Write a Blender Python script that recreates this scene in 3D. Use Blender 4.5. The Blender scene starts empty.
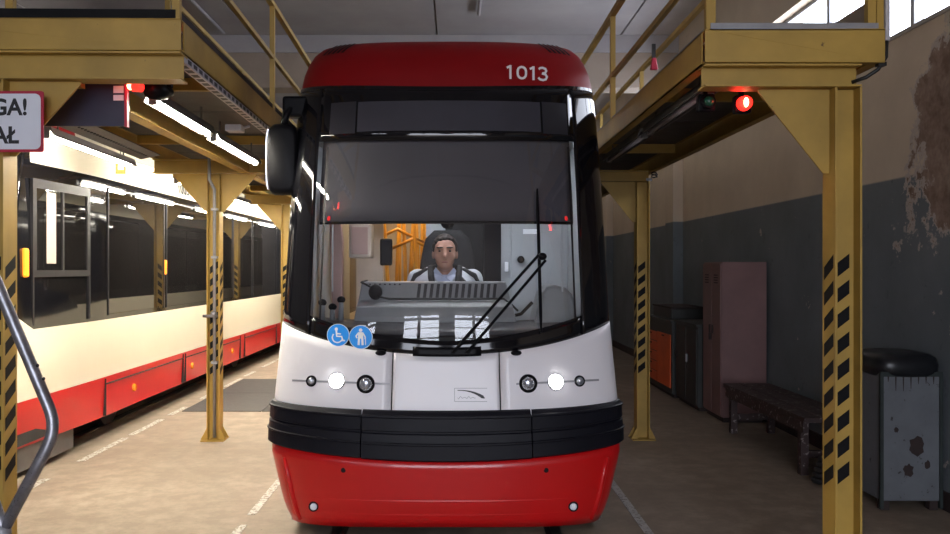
import bpy, bmesh, math, random
from mathutils import Vector, Matrix
random.seed(7)
scene = bpy.context.scene
col = scene.collection
PI = math.pi

# ------------------------------------------------------------------ camera, world, exposure
F = 850.0            # focal length in pixels of a 950 px wide frame
CX, CY = 455.0, 268.0  # pixel of the straight-ahead direction
CZ = 1.8             # lens height
cam_d = bpy.data.cameras.new('camera')
cam = bpy.data.objects.new('camera', cam_d); col.objects.link(cam)
cam.location = (0, 0, CZ); cam.rotation_euler = (PI/2, 0, 0)
cam_d.sensor_width = 36.0; cam_d.sensor_fit = 'HORIZONTAL'
cam_d.lens = F/950*36.0
cam_d.shift_x = (475-CX)/950.0
cam_d.shift_y = -(267-CY)/950.0
cam_d.clip_start = 0.05; cam_d.clip_end = 200
scene.camera = cam

world = bpy.data.worlds.new('overcast_sky'); scene.world = world
world.use_nodes = True
bg = world.node_tree.nodes['Background']
bg.inputs[0].default_value = (0.84, 0.88, 1.0, 1); bg.inputs[1].default_value = 10.5

def portal(loc, rot, sx, sy):
    d = bpy.data.lights.new('daylight_portal', 'AREA'); d.shape = 'RECTANGLE'; d.size = sx; d.size_y = sy
    d.cycles.is_portal = True
    o = bpy.data.objects.new('daylight_portal', d); col.objects.link(o); o.location = loc; o.rotation_euler = rot
    return o
CEIL = 5.6
WALLX = 3.65
GATE_Y = -6.0                                     # end wall behind the lens: open gate, paned lights above it
GATE = (-2.3, 2.1, 3.65)                           # x0, x1, height of the open gate
portal(((GATE[0]+GATE[1])/2, GATE_Y-.1, GATE[2]/2), (PI/2, 0, 0), GATE[1]-GATE[0], GATE[2])
portal((-2.55, GATE_Y-.1, 4.7), (PI/2, 0, 0), 9.0, 1.5)
portal((WALLX+0.25, 18, 4.17), (0, PI/2, 0), 0.9, 26)

vs = scene.view_settings
vs.view_transform = 'Standard'; vs.look = 'None'; vs.gamma = 1.0; vs.use_curve_mapping = False
vs.exposure = 0.0

# ------------------------------------------------------------------ materials
def new_mat(name):
    m = bpy.data.materials.new(name); m.use_nodes = True
    nt = m.node_tree; b = nt.nodes['Principled BSDF']
    return m, nt, b
def coords(nt, scale=(1, 1, 1)):
    tc = nt.nodes.new('ShaderNodeTexCoord'); mp = nt.nodes.new('ShaderNodeMapping')
    mp.inputs['Scale'].default_value = scale
    nt.links.new(tc.outputs['Object'], mp.inputs[0]); return mp.outputs[0]
def noise(nt, vec, scale, detail=5, rough=.6):
    n = nt.nodes.new('ShaderNodeTexNoise'); n.inputs['Scale'].default_value = scale
    n.inputs['Detail'].default_value = detail; n.inputs['Roughness'].default_value = rough
    nt.links.new(vec, n.inputs['Vector']); return n.outputs[0]
def ramp(nt, fac, a, b):
    r = nt.nodes.new('ShaderNodeMapRange'); r.inputs[1].default_value = a; r.inputs[2].default_value = b
    nt.links.new(fac, r.inputs[0]); return r.outputs[0]
def mixc(nt, fac, c1, c2):
    m = nt.nodes.new('ShaderNodeMix'); m.data_type = 'RGBA'
    if fac is not None:
        if isinstance(fac, (int, float)): m.inputs[0].default_value = fac
        else: nt.links.new(fac, m.inputs[0])
    for i, c in ((6, c1), (7, c2)):
        if isinstance(c, tuple): m.inputs[i].default_value = c if len(c) == 4 else c+(1,)
        else: nt.links.new(c, m.inputs[i])
    return m.outputs[2]
def mth(nt, op, a, b=None):
    m = nt.nodes.new('ShaderNodeMath'); m.operation = op
    for i, v in ((0, a), (1, b)):
        if v is None: continue
        if isinstance(v, (int, float)): m.inputs[i].default_value = v
        else: nt.links.new(v, m.inputs[i])
    return m.outputs[0]
def bump(nt, b, h, s, d=.01):
    n = nt.nodes.new('ShaderNodeBump'); n.inputs['Strength'].default_value = s; n.inputs['Distance'].default_value = d
    nt.links.new(h, n.inputs['Height']); nt.links.new(n.outputs[0], b.inputs['Normal'])
def paint(name, c, rough=.45, dark=.7, scale=4, spots=None, metal=0, coat=0, bmp=0, spot_th=.62, spec=.5):
    """paint with broad grime and, if wanted, chipped spots"""
    m, nt, b = new_mat(name)
    v = coords(nt)
    n1 = noise(nt, v, scale)
    base = mixc(nt, ramp(nt, n1, .35, .7), tuple(x*dark for x in c), c)
    if spots:
        n2 = noise(nt, v, scale*6, 6, .65)
        base = mixc(nt, ramp(nt, n2, spot_th, spot_th+.04), base, spots)
    nt.links.new(base, b.inputs['Base Color'])
    b.inputs['Roughness'].default_value = rough; b.inputs['Metallic'].default_value = metal
    b.inputs['Specular IOR Level'].default_value = spec
    if coat: b.inputs['Coat Weight'].default_value = coat; b.inputs['Coat Roughness'].default_value = .04
    if bmp: bump(nt, b, noise(nt, v, scale*8), bmp)
    return m
def emit(name, c, s):
    m, nt, b = new_mat(name)
    b.inputs['Base Color'].default_value = c+(1,); b.inputs['Emission Color'].default_value = c+(1,)
    b.inputs['Emission Strength'].default_value = s
    return m
def glass(name, tint=(1, 1, 1), ior=1.8, rough=0.0):
    m = bpy.data.materials.new(name); m.use_nodes = True; nt = m.node_tree; nt.nodes.clear()
    o = nt.nodes.new('ShaderNodeOutputMaterial'); mx = nt.nodes.new('ShaderNodeMixShader')
    t = nt.nodes.new('ShaderNodeBsdfTransparent'); g = nt.nodes.new('ShaderNodeBsdfGlossy')
    lw_ = nt.nodes.new('ShaderNodeLayerWeight'); f0 = ((ior-1)/(ior+1))**2*1.8
    p5 = mth(nt, 'POWER', lw_.outputs['Facing'], 5.0)
    f = mth(nt, 'ADD', mth(nt, 'MULTIPLY', p5, 1-f0), f0)
    t.inputs[0].default_value = tint+(1,); g.inputs['Roughness'].default_value = rough
    nt.links.new(f, mx.inputs[0]); nt.links.new(t.outputs[0], mx.inputs[1]); nt.links.new(g.outputs[0], mx.inputs[2])
    nt.links.new(mx.outputs[0], o.inputs[0]); return m

M = {}
M['yellow'] = paint('yellow_steel_paint', (.47, .295, .055), .5, .70, 2.2, (.14, .075, .025), spot_th=.69)
M['hazard'] = paint('hazard_black', (.007, .007, .008), .6, .6, 12, spec=.15)
M['deck'] = paint('dark_deck_plate', (.075, .072, .075), .6, .6, 5, bmp=.3)
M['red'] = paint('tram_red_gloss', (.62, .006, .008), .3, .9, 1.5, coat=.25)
M['redshaded'] = paint('tram_red_shaded', (.25, .004, .006), .5, .85, 1.5, spec=.2)  # skirt red darkened: the roof's weaker light is put into the colour
M['white'] = paint('tram_white_gloss', (.84, .82, .85), .38, .95, 1.2, coat=.15)
M['cream'] = paint('tram_cream_gloss', (.80, .74, .58), .3, .95, 1.2, coat=.4)
M['blackgloss'] = paint('tram_black_gloss', (.006, .006, .008), .06, .8, 3)
M['bumper'] = paint('bumper_rubber', (.009, .009, .014), .45, .7, 8, bmp=.05, spec=.16)
M['darkplastic'] = paint('dark_plastic', (.006, .006, .008), .4, .7, 8, spec=.1)
M['under'] = paint('underframe_grime', (.03, .028, .026), .8, .5, 6)
M['chrome'] = paint('chrome', (.75, .76, .8), .12, .9, 10, metal=1)
M['steel'] = paint('galvanised_tube', (.38, .38, .42), .38, .55, 14, (.12, .11, .12), metal=.8)
M['greymetal'] = paint('grey_metal', (.34, .34, .36), .45, .8, 8, metal=.3)
M['alu'] = paint('window_frame_grey', (.02, .018, .019), .45, .8, 8, spec=.3)
M['dash'] = paint('dashboard_grey', (.22, .23, .24), .5, .85, 6, bmp=.05)
M['dashdark'] = paint('dashboard_ledge_dark', (.035, .034, .04), .5, .8, 6)
M['cabgrey'] = paint('cab_wall_grey', (.36, .38, .40), .5, .9, 3)
M['cabbeige'] = paint('cab_beige', (.55, .46, .38), .5, .85, 3)
M['pinkwood'] = paint('cab_pillar_tan', (.42, .27, .24), .45, .85, 3)
M['pole'] = paint('handrail_orange', (.80, .38, .02), .35, .85, 4)
M['seat'] = paint('seat_black_cloth', (.012, .012, .014), .85, .7, 20)
M['visor'] = paint('sun_blind', (.080, .076, .090), .8, .85, 3)
M['display'] = paint('display_glass', (.045, .044, .058), .35, .8, 4)
M['displayflank'] = paint('display_flank', (.022, .022, .03), .35, .8, 4)
M['blue'] = paint('sticker_blue', (.02, .33, .95), .4, .95, 4)
M['stickwhite'] = paint('sticker_white', (.85, .88, .92), .4, .97, 4)
M['numwhite'] = paint('number_white', (.85, .80, .80), .4, .97, 4)
M['orange'] = emit('amber_marker', (1.0, .30, .01), .7)
M['amber'] = paint('amber_reflector', (.85, .25, .01), .2, .9, 6)
M['lampon'] = emit('headlamp_lit', (1.0, .98, .96), 22)
M['lens'] = paint('headlamp_lens', (.55, .58, .66), .08, .7, 20, metal=.7)
M['tube'] = emit('fluorescent_tube', (1.0, .93, .79), 260)
M['tubeoff'] = paint('unlit_tube', (.42, .38, .40), .35, .8, 6)
M['lamphouse'] = paint('lamp_housing', (.12, .115, .11), .5, .8, 8)
M['redlamp'] = emit('red_signal_lit', (1.0, .02, .012), 3)
M['redcore'] = emit('red_signal_core', (1.0, .35, .16), 14)
M['greenlens'] = paint('green_lens_unlit', (.01, .10, .055), .25, .8, 6)
M['signwhite'] = paint('sign_white', (.72, .74, .82), .4, .93, 3)
M['signred'] = paint('sign_red', (.42, .01, .04), .4, .9, 3)
M['ink'] = paint('sign_ink', (.012, .012, .015), .5, .8, 3)
M['signblue'] = paint('panel_dark_blue', (.028, .032, .065), .45, .75, 4)
M['cablewhite'] = paint('white_conduit', (.50, .48, .50), .5, .9, 6)
M['cableblack'] = paint('black_cable', (.012, .012, .012), .5, .8, 6)
M['railhead'] = paint('rail_steel', (.30, .28, .27), .3, .6, 6, metal=.9)
M['line'] = paint('floor_line_paint', (.52, .50, .48), .7, .7, 6, (.16, .13, .11), spot_th=.55)
M['lineworn'] = paint('floor_line_worn', (.62, .58, .52), .7, .75, 6, (.26, .21, .16), spot_th=.50)
M['grate'] = paint('steel_floor_plate', (.05, .043, .04), .7, .75, 10, bmp=.3)
M['locker'] = paint('locker_pink_paint', (.23, .125, .12), .5, .8, 2.5, (.10, .05, .045), spot_th=.68)
M['rust'] = paint('rust_dark', (.035, .02, .018), .8, .6, 12)
M['benchpaint'] = paint('bench_peeling_paint', (.045, .022, .02), .65, .6, 4, (.24, .20, .19), spot_th=.585)
M['bin'] = paint('bin_dirty_grey', (.145, .155, .17), .6, .75, 3, (.03, .028, .03), spot_th=.63)
M['binlid'] = paint('bin_black_lid', (.010, .011, .014), .35, .7, 6)
M['bingreen'] = paint('bin_green_edge', (.022, .032, .03), .6, .6, 8)
M['orangedoor'] = paint('orange_drawer', (.80, .11, .015), .45, .85, 4)
M['greencab'] = paint('dark_green_cabinet', (.028, .030, .028), .55, .7, 4)
M['hose'] = paint('rubber_hose', (.02, .02, .022), .45, .7, 8)
M['frame'] = paint('window_frame_paint', (.35, .36, .40), .5, .8, 5)
M['skin'] = paint('skin', (.50, .27, .19), .5, .9, 10)
M['hair'] = paint('hair_dark_brown', (.035, .022, .016), .7, .6, 40)
M['jacket'] = paint('jacket_pale_grey', (.68, .71, .76), .65, .8, 10)
M['jacketblack'] = paint('jacket_black_trim', (.018, .018, .02), .6, .7, 10)
M['shirt'] = paint('shirt_pale_blue', (.60, .66, .84), .7, .9, 10)
M['trousers'] = paint('trousers_dark', (.02, .022, .03), .8, .8, 10)
M['eye'] = paint('eye_dark', (.03, .02, .018), .3, .9, 10)
M['lip'] = paint('lip', (.36, .14, .11), .5, .9, 10)
M['windscreen'] = glass('windscreen_glass', (.95, .96, .97), 1.56)
M['pane'] = glass('hall_window_glass', (.96, .97, .98), 1.45)
M['sideglass'] = paint('tinted_side_glass', (.010, .009, .009), .02, .8, 2)
M['cabpane'] = glass('cab_side_glass', (.55, .57, .60), 1.7)

def floor_mat():
    m, nt, b = new_mat('concrete_floor')
    v = coords(nt)
    n1 = noise(nt, v, .55, 6, .6); n2 = noise(nt, v, 5, 6, .7); n3 = noise(nt, v, 22, 4, .7)
    c = mixc(nt, ramp(nt, n1, .3, .7), (.25, .195, .145), (.41, .33, .25))
    c = mixc(nt, ramp(nt, n2, .42, .62), mixc(nt, .6, c, (.20, .155, .115)), c)
    c = mixc(nt, ramp(nt, n3, .68, .74), c, (.07, .055, .045))
    nt.links.new(c, b.inputs['Base Color'])
    nt.links.new(ramp(nt, n2, .2, .9), b.inputs['Roughness']); b.inputs['Specular IOR Level'].default_value = .25
    rr = nt.nodes.new('ShaderNodeMapRange'); rr.inputs[3].default_value = .5; rr.inputs[4].default_value = .85
    nt.links.new(n2, rr.inputs[0]); nt.links.new(rr.outputs[0], b.inputs['Roughness'])
    bump(nt, b, n3, .15); return m
def wall_mat():
    m, nt, b = new_mat('two_tone_plaster')
    v = coords(nt)
    tc = nt.nodes.new('ShaderNodeTexCoord'); sp = nt.nodes.new('ShaderNodeSeparateXYZ'); nt.links.new(tc.outputs['Object'], sp.inputs[0])
    Y, Z = sp.outputs[1], sp.outputs[2]
    n1 = noise(nt, v, 1.1, 6, .6); n2 = noise(nt, v, 7, 6, .65); n3 = noise(nt, v, 2.6, 7, .68)
    up = mixc(nt, ramp(nt, n1, .3, .7), (.52, .43, .33), (.64, .54, .42))
    lo = mixc(nt, ramp(nt, n1, .3, .7), (.125, .145, .158), (.175, .198, .215))
    lo = mixc(nt, ramp(nt, n2, .62, .72), lo, (.11, .125, .135))
    c = mixc(nt, ramp(nt, Z, 2.532, 2.548), lo, up)
    # peeled plaster beside the post: its own shape, around Y 6.1, Z 1.9 .. 3.7
    dy = mth(nt, 'ABSOLUTE', mth(nt, 'SUBTRACT', Y, 6.05)); e1 = ramp(nt, dy, 1.0, .1)
    dz = mth(nt, 'ABSOLUTE', mth(nt, 'SUBTRACT', Z, 2.85)); e2 = ramp(nt, dz, 1.05, .45)
    msk = mth(nt, 'ADD', mth(nt, 'MULTIPLY', e1, e2), mth(nt, 'MULTIPLY', mth(nt, 'SUBTRACT', n3, .5), 1.9))
    pe = mixc(nt, ramp(nt, n2, .35, .65), (.17, .105, .075), (.33, .24, .19))
    pl = mixc(nt, ramp(nt, msk, .30, .34), c, (.46, .40, .36))
    c = mixc(nt, ramp(nt, msk, .40, .44), pl, pe)
    nt.links.new(c, b.inputs['Base Color']); b.inputs['Roughness'].default_value = .85
    bump(nt, b, n2, .2); return m
def ceil_mat():
    m, nt, b = new_mat('grey_concrete_panel'); v = coords(nt)
    n1 = noise(nt, v, .7, 6, .6)
    nt.links.new(mixc(nt, ramp(nt, n1, .3, .7), (.30, .28, .29), (.40, .38, .39)), b.inputs['Base Color'])
    b.inputs['Roughness'].default_value = .9; return m
M['floor'] = floor_mat(); M['wall'] = wall_mat(); M['ceil'] = ceil_mat()
M['girder'] = paint('girder_tan_plaster', (.36, .29, .235), .85, .8, 1.5)
M['plain'] = paint('plain_plaster', (.40, .37, .34), .85, .8, 1)

# ------------------------------------------------------------------ mesh helpers
class MB:
    def __init__(s): s.v = []; s.f = []
    def add(s, vs_, fs):
        o = len(s.v); s.v += [tuple(p) for p in vs_]; s.f += [tuple(i+o for i in f) for f in fs]; return s
    def box(s, x0, x1, y0, y1, z0, z1):
        return s.add([(x0, y0, z0), (x1, y0, z0), (x1, y1, z0), (x0, y1, z0), (x0, y0, z1), (x1, y0, z1), (x1, y1, z1), (x0, y1, z1)],
                     [(0, 3, 2, 1), (4, 5, 6, 7), (0, 1, 5, 4), (1, 2, 6, 5), (2, 3, 7, 6), (3, 0, 4, 7)])
    def prism(s, poly, axis, a0, a1):
        """poly: 2-d points in the two other axes (x: (y,z), y: (x,z), z: (x,y))"""
        def P(p, a): return (a, p[0], p[1]) if axis == 'x' else ((p[0], a, p[1]) if axis == 'y' else (p[0], p[1], a))
        n = len(poly)
        return s.add([P(p, a0) for p in poly]+[P(p, a1) for p in poly],
                     [tuple(range(n-1, -1, -1)), tuple(range(n, 2*n))]+[(i, (i+1) % n, n+(i+1) % n, n+i) for i in range(n)])
    def tube(s, pts, r, n=10, cap=True):
        pts = [Vector(p) for p in pts]; rs = r if isinstance(r, (list, tuple)) else [r]*len(pts)
        ref = None; rings = []
        for i, p in enumerate(pts):
            t = (pts[min(i+1, len(pts)-1)]-pts[max(i-1, 0)]).normalized()
            if ref is None: ref = t.orthogonal().normalized()
            ref = (ref-t*ref.dot(t)).normalized(); b = t.cross(ref)
            rings.append([p+(ref*math.cos(a)+b*math.sin(a))*rs[i] for a in [2*PI*k/n for k in range(n)]])
        vv = [q for R in rings for q in R]; ff = []
        for i in range(len(pts)-1):
            for k in range(n): ff.append((i*n+k, i*n+(k+1) % n, (i+1)*n+(k+1) % n, (i+1)*n+k))
        if cap: ff += [tuple(range(n-1, -1, -1)), tuple(range((len(pts)-1)*n, len(pts)*n))]
        return s.add(vv, ff)
    def disc(s, c, nrm, r0, r1, h0, h1, n=20):
        """a ring/cone frustum around c along nrm"""
        c = Vector(c); nrm = Vector(nrm).normalized(); a = nrm.orthogonal().normalized(); b = nrm.cross(a)
        return s.tube([c+nrm*h0, c+nrm*h1], [r0, r1], n)
    def sphere(s, c, r, nu=14, nv=9, rot=None):
        rr = r if isinstance(r, (list, tuple)) else (r, r, r); c = Vector(c); vv = []; ff = []
        for j in range(nv+1):
            ph = PI*j/nv
            for i in range(nu):
                th = 2*PI*i/nu
                q = Vector((rr[0]*math.sin(ph)*math.cos(th), rr[1]*math.sin(ph)*math.sin(th), rr[2]*math.cos(ph)))
                if rot: q = rot @ q
                vv.append(c+q)
        for j in range(nv):
            for i in range(nu): ff.append((j*nu+i, (j+1)*nu+i, (j+1)*nu+(i+1) % nu, j*nu+(i+1) % nu))
        return s.add(vv, ff)
    def grid(s, fn, nu, nv):
        vv = [fn(i/nu, j/nv) for j in range(nv+1) for i in range(nu+1)]
        return s.add(vv, [(j*(nu+1)+i, j*(nu+1)+i+1, (j+1)*(nu+1)+i+1, (j+1)*(nu+1)+i) for j in range(nv) for i in range(nu)])
    def mesh(s, name):
        me = bpy.data.meshes.new(name); me.from_pydata(s.v, [], s.f)
        bm = bmesh.new(); bm.from_mesh(me); bmesh.ops.remove_doubles(bm, verts=bm.verts, dist=1e-5)
        bmesh.ops.recalc_face_normals(bm, faces=bm.faces); bm.to_mesh(me); bm.free(); return me
    def build(s, name, mat, parent=None, smooth=False, bevel=0, solid=0, me=None, recalc=True):
        me = me or s.mesh(name)
        me.materials.append(M[mat] if isinstance(mat, str) else mat)
        if smooth:
            for p in me.polygons: p.use_smooth = True
        o = bpy.data.objects.new(name, me); col.objects.link(o)
        if parent is not None: adopt(o, parent)
        if solid:
            md = o.modifiers.new('thickness', 'SOLIDIFY'); md.thickness = solid; md.offset = 0
        if bevel:
            md = o.modifiers.new('edge', 'BEVEL'); md.width = bevel; md.segments = 2; md.limit_method = 'ANGLE'; md.angle_limit = .7
        return o
WM = {}
def wm(o):
    if o.name in WM: return WM[o.name]
    return Matrix.LocRotScale(o.location, o.rotation_euler, None)
def adopt(o, parent):
    o.parent = parent
    # geometry is given in the root's own space for spaces marked 'local', else in world metres
    r = parent
    while r.parent: r = r.parent
    if r.get('_local'): return
    if parent.parent: return          # parent already sits in world metres
    o.matrix_parent_inverse = Matrix.LocRotScale(r.location, None, None).inverted()
def thing(name, label, cat, loc=(0, 0, 0), group=None, local=False):
    o = bpy.data.objects.new(name, None); col.objects.link(o); o.location = loc; o.empty_display_size = .2
    o['label'] = label; o['category'] = cat
    if group: o['group'] = group
    if local: o['_local'] = 1
    return o
def tag(o, label, cat, group=None):
    o['label'] = label; o['category'] = cat
    if group: o['group'] = group
    return o
def struct(o): o['kind'] = 'structure'; return o
def copy_tree(o, parent=None, skip=()):
    c = o.copy(); col.objects.link(c)
    if parent is not None: c.parent = parent
    for ch in list(o.children):
        if ch.name.split('.')[0] in skip: continue
        copy_tree(ch, c, skip)
    return c
def text_polys(txt, size=1.0, offset=0.0):
    cu = bpy.data.curves.new('lettering', 'FONT'); cu.body = txt; cu.size = size; cu.offset = offset; cu.resolution_u = 3
    o = bpy.data.objects.new('lettering', cu); col.objects.link(o)
    dg = bpy.context.evaluated_depsgraph_get(); me = bpy.data.meshes.new_from_object(o.evaluated_get(dg))
    vv = [(v.co.x, v.co.y) for v in me.vertices]; ff = [tuple(p.vertices) for p in me.polygons]
    bpy.data.objects.remove(o); bpy.data.curves.remove(cu); bpy.data.meshes.remove(me)
    x0 = min(v[0] for v in vv); x1 = max(v[0] for v in vv); y0 = min(v[1] for v in vv); y1 = max(v[1] for v in vv)
    return [((v[0]-x0)/(x1-x0), (v[1]-y0)/(y1-y0)) for v in vv], ff
def at(px, py, d): return Vector(((px-CX)*d/F, d, CZ-(py-CY)*d/F))

# ------------------------------------------------------------------ the hall
def hall():
    fl = struct(MB().box(-9, WALLX, -30, 34, -.2, 0).build('floor', 'floor'))
    # two tracks of grooved rail set in the floor
    for cx, y0 in ((-.06, -11), (-4.79, -11)):
        for sx in (-.75, .75):
            for a in (0,):
                MB().box(cx+sx-.035, cx+sx+.035, y0, 34, 0, .006).build('rail', 'railhead', fl)
                MB().box(cx+sx+(-.075 if sx > 0 else .036), cx+sx+(-.036 if sx > 0 else .075), y0, 34, 0, .003).build('rail_groove', 'cableblack', fl)
    MB().box(1.285, 1.345, -8, 26, 0, .004).build('painted_line', 'line', fl)
    for k in range(14): MB().box(-1.515, -1.455, 3.2+k*1.5, 3.2+k*1.5+(1.25 if k % 3 else .9), 0, .004).build('painted_line', 'lineworn', fl)
    for k in range(12): MB().box(-3.52, -3.45, 5.4+k*1.25, 5.4+k*1.25+(.95, .6, 1.1)[k % 3], 0, .004).build('painted_line', 'lineworn', fl)
    for k in range(2):
        for j in range(2):
            MB().box(-3.42+k*1.0, -2.43+k*1.0, 10.65+j*1.55, 12.19+j*1.55, 0, .008).build('floor_plate', 'grate', fl)
    # right wall with a strip window
    w = struct(MB().box(WALLX, WALLX+.35, GATE_Y, 34, 0, 3.73).box(WALLX, WALLX+.35, GATE_Y, 34, 4.62, CEIL+.3).box(WALLX, WALLX+.35, GATE_Y, 5.4, 3.73, 4.62).build('wall_right', 'wall'))
    wd = thing_struct('window_1')
    y = 5.43
    MB().box(WALLX+.12, WALLX+.2, 5.4, 34, 3.73, 3.77).box(WALLX+.12, WALLX+.2, 5.4, 34, 4.58, 4.62).build('window_frame', 'frame', wd)
    k = 0
    while y < 30:
        MB().box(WALLX+.12, WALLX+.2, y-.03, y+.03, 3.77, 4.58).build('mullion', 'frame', wd)
        MB().add([(WALLX+.15, a, b) for a, b in ((y+.03, 3.77), (y+1.55, 3.77), (y+1.55, 4.58), (y+.03, 4.58))], [(0, 1, 2, 3)]).build('pane', 'pane', wd)
        y += 1.58; k += 1
    MB().box(WALLX-.02, WALLX, GATE_Y, 34, 3.70, 3.73).build('window_sill', 'plain', wd)
    # pilasters along the right wall
    for k, yy in enumerate((13.6, 19.6, 25.6)):
        MB().box(WALLX-.16, WALLX, yy, yy+.5, 0, 3.7).build('pilaster', 'wall', w)
    struct(MB().box(WALLX-.02, WALLX, GATE_Y, 34, 0, .14).build('baseboard_right', 'rust'))
    struct(MB().box(-9.3, -9, GATE_Y, 34, 0, CEIL+.3).build('wall_left', 'plain'))
    struct(MB().box(-9, WALLX, 34, 34.3, 0, CEIL+.3).build('wall_back', 'plain'))
    gw = MB(); y0, y1 = GATE_Y-.3, GATE_Y
    gw.box(-9.3, GATE[0], y0, y1, 0, 3.95).box(GATE[1], WALLX+.35, y0, y1, 0, 3.95).box(GATE[0], GATE[1], y0, y1, GATE[2], 3.95).box(-9.3, WALLX+.35, y0, y1, 5.43, CEIL+.3)
    PX = [(1.0, .46), (-1.3, .46), (-5.1, .46)]     # pairs of lights: centre, half pair width offset
    xs = sorted([c+q*.47 for c, _ in PX for q in (-1, 1)]); pw = .80
    edge = [-9.3]+[e for x in xs for e in (x-pw/2, x+pw/2)]+[WALLX+.35]
    for i in range(0, len(edge), 2): gw.box(edge[i], edge[i+1], y0, y1, 3.95, 5.43)
    struct(gw.build('wall_front', 'plain'))
    wd = thing_struct('window_2')
    for x in xs:
        MB().box(x-pw/2, x+pw/2, y0+.12, y0+.18, 5.24, 5.31).box(x-pw/2, x+pw/2, y0+.13, y0+.16, 4.97, 4.99).box(x-pw/2, x+pw/2, y0+.13, y0+.16, 4.70, 4.72).build('glazing_bar', 'frame', wd)
        MB().add([(x-pw/2, y0+.15, 3.95), (x+pw/2, y0+.15, 3.95), (x+pw/2, y0+.15, 5.43), (x-pw/2, y0+.15, 5.43)], [(0, 1, 2, 3)]).build('pane', 'pane', wd)
    # ceiling slab, panels hung under it
    c = MB().box(-9.3, WALLX+.35, GATE_Y-.3, 34.3, CEIL+.05, CEIL+.3)
    ce = struct(c.build('ceiling', 'girder'))
    for yy in [GATE_Y+.02+6.0*k for k in range(0, 7)]:
        y0 = yy
        for k in range(-3, 2):
            x0 = -.28+3*k; x1 = min(x0+2.97, WALLX)
            MB().box(max(x0, -9), x1, y0+.03, min(y0+5.97, 34), CEIL, CEIL+.05).build('ceiling_panel', 'ceil', ce)
    for yy in (13.9, 24.0):
        MB().box(-9, WALLX, yy, yy+.45, 4.75, CEIL).build('girder', 'girder', ce)
    MB().box(-9, WALLX, 13.86, 13.9, 5.32, CEIL).build('girder_band', 'ceil', ce)
    for x, y0, y1 in ((-3.7, 2, 13.6), (.35, 4, 12.6)):
        MB().tube([(x, y0, CEIL-.04), (x, y1, CEIL-.04)], .025, 8).build('ceiling_conduit', 'ceil', ce)
def thing_struct(name):
    o = bpy.data.objects.new(name, None); col.objects.link(o); o['kind'] = 'structure'; return o
hall()

# ------------------------------------------------------------------ tram
TX, TY = -.06, 5.28           # main tram: nose centre on the floor
PROF = [  # z, half width, front setback, corner depth
    (.10, 1.01, .12, .36), (.185, 1.05, .085, .36), (.30, 1.085, .06, .36), (.60, 1.15, .04, .36), (.95, 1.137, .06, .38), (1.25, 1.118, .10, .41),
    (1.44, 1.109, .135, .43), (2.3, 1.098, .30, .50), (2.66, 1.088, .375, .52), (3.02, 1.075, .46, .55),
    (3.10, 1.065, .475, .55), (3.20, 1.045, .51, .53), (3.28, 1.015, .56, .49), (3.34, .98, .62, .43), (3.39, .93, .70, .36), (3.425, .87, .82, .27), (3.445, .78, 1.0, .16), (3.452, .60, 1.25, .05)]
NEXP = 2.5
def prof(z):
    if z <= PROF[0][0]: return PROF[0][1:]
    for a, b in zip(PROF, PROF[1:]):
        if z <= b[0]:
            k = (z-a[0])/(b[0]-a[0]); return tuple(a[i]+(b[i]-a[i])*k for i in (1, 2, 3))
    return PROF[-1][1:]
def depth(xn): return 1-max(0., 1-min(1., abs(xn))**NEXP)**(1/NEXP)
def SP(xn, z):
    hw, yf, D = prof(z); return Vector((hw*xn, yf+D*depth(xn), z))
def SN(xn, z):
    a = SP(min(.995, xn+.01), z)-SP(max(-.995, xn-.01), z); b = SP(max(-.985, min(.985, xn)), z+.01)-SP(max(-.985, min(.985, xn)), z-.01)
    return a.cross(b).normalized()
def SPo(xn, z, off): return SP(xn, z)+SN(xn, z)*off
def hit(px, py, off=0.0):
    """point of the tram nose (tram space) seen at a pixel of the photograph"""
    d = TY+.3
    for _ in range(40):
        p = at(px, py, d); z = p.z; hw, yf, D = prof(z)
        dn = TY+yf+D*depth((p.x-TX)/hw); d += (dn-d)*.7
    p = at(px, py, d); hw = prof(p.z)[0]
    return SPo(max(-1, min(1, (p.x-TX)/hw)), p.z, off)
def hit_xz(px, py):
    p = hit(px, py); return p.x/prof(p.z)[0], p.z
def xn_of(t): 
    th = t*PI/2; return math.copysign(abs(math.sin(th))**(2/NEXP), th)
def t_of(xn): return math.copysign(math.asin(min(1, abs(xn)**(NEXP/2)))/(PI/2), xn)
def nose_patch(xa, xb, z0, z1, nt=24, nz=8, off=0.0):
    """xa, xb: normalised lateral limits; z0, z1: numbers or functions of |xn|"""
    ta, tb = t_of(xa), t_of(xb)
    g0 = z0 if callable(z0) else (lambda q: z0); g1 = z1 if callable(z1) else (lambda q: z1)
    def fn(u, v):
        xn = xn_of(ta+(tb-ta)*u); z = g0(abs(xn))+(g1(abs(xn))-g0(abs(xn)))*v
        return SPo(xn, z, off) if off else SP(xn, z)
    return MB().grid(fn, nt, nz)
def zwb(q): return 1.25+.19*q**2.2            # lower edge of the glass
def zbt(q): return .905+.03*q**2              # bumper top
def zbb(q): return .592+.07*q**2              # bumper bottom
def zrd(q): return 3.02+.06*q**2              # lower edge of the red roof
def zgt(q): return 2.65+.02*q**2              # top of the windscreen

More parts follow.
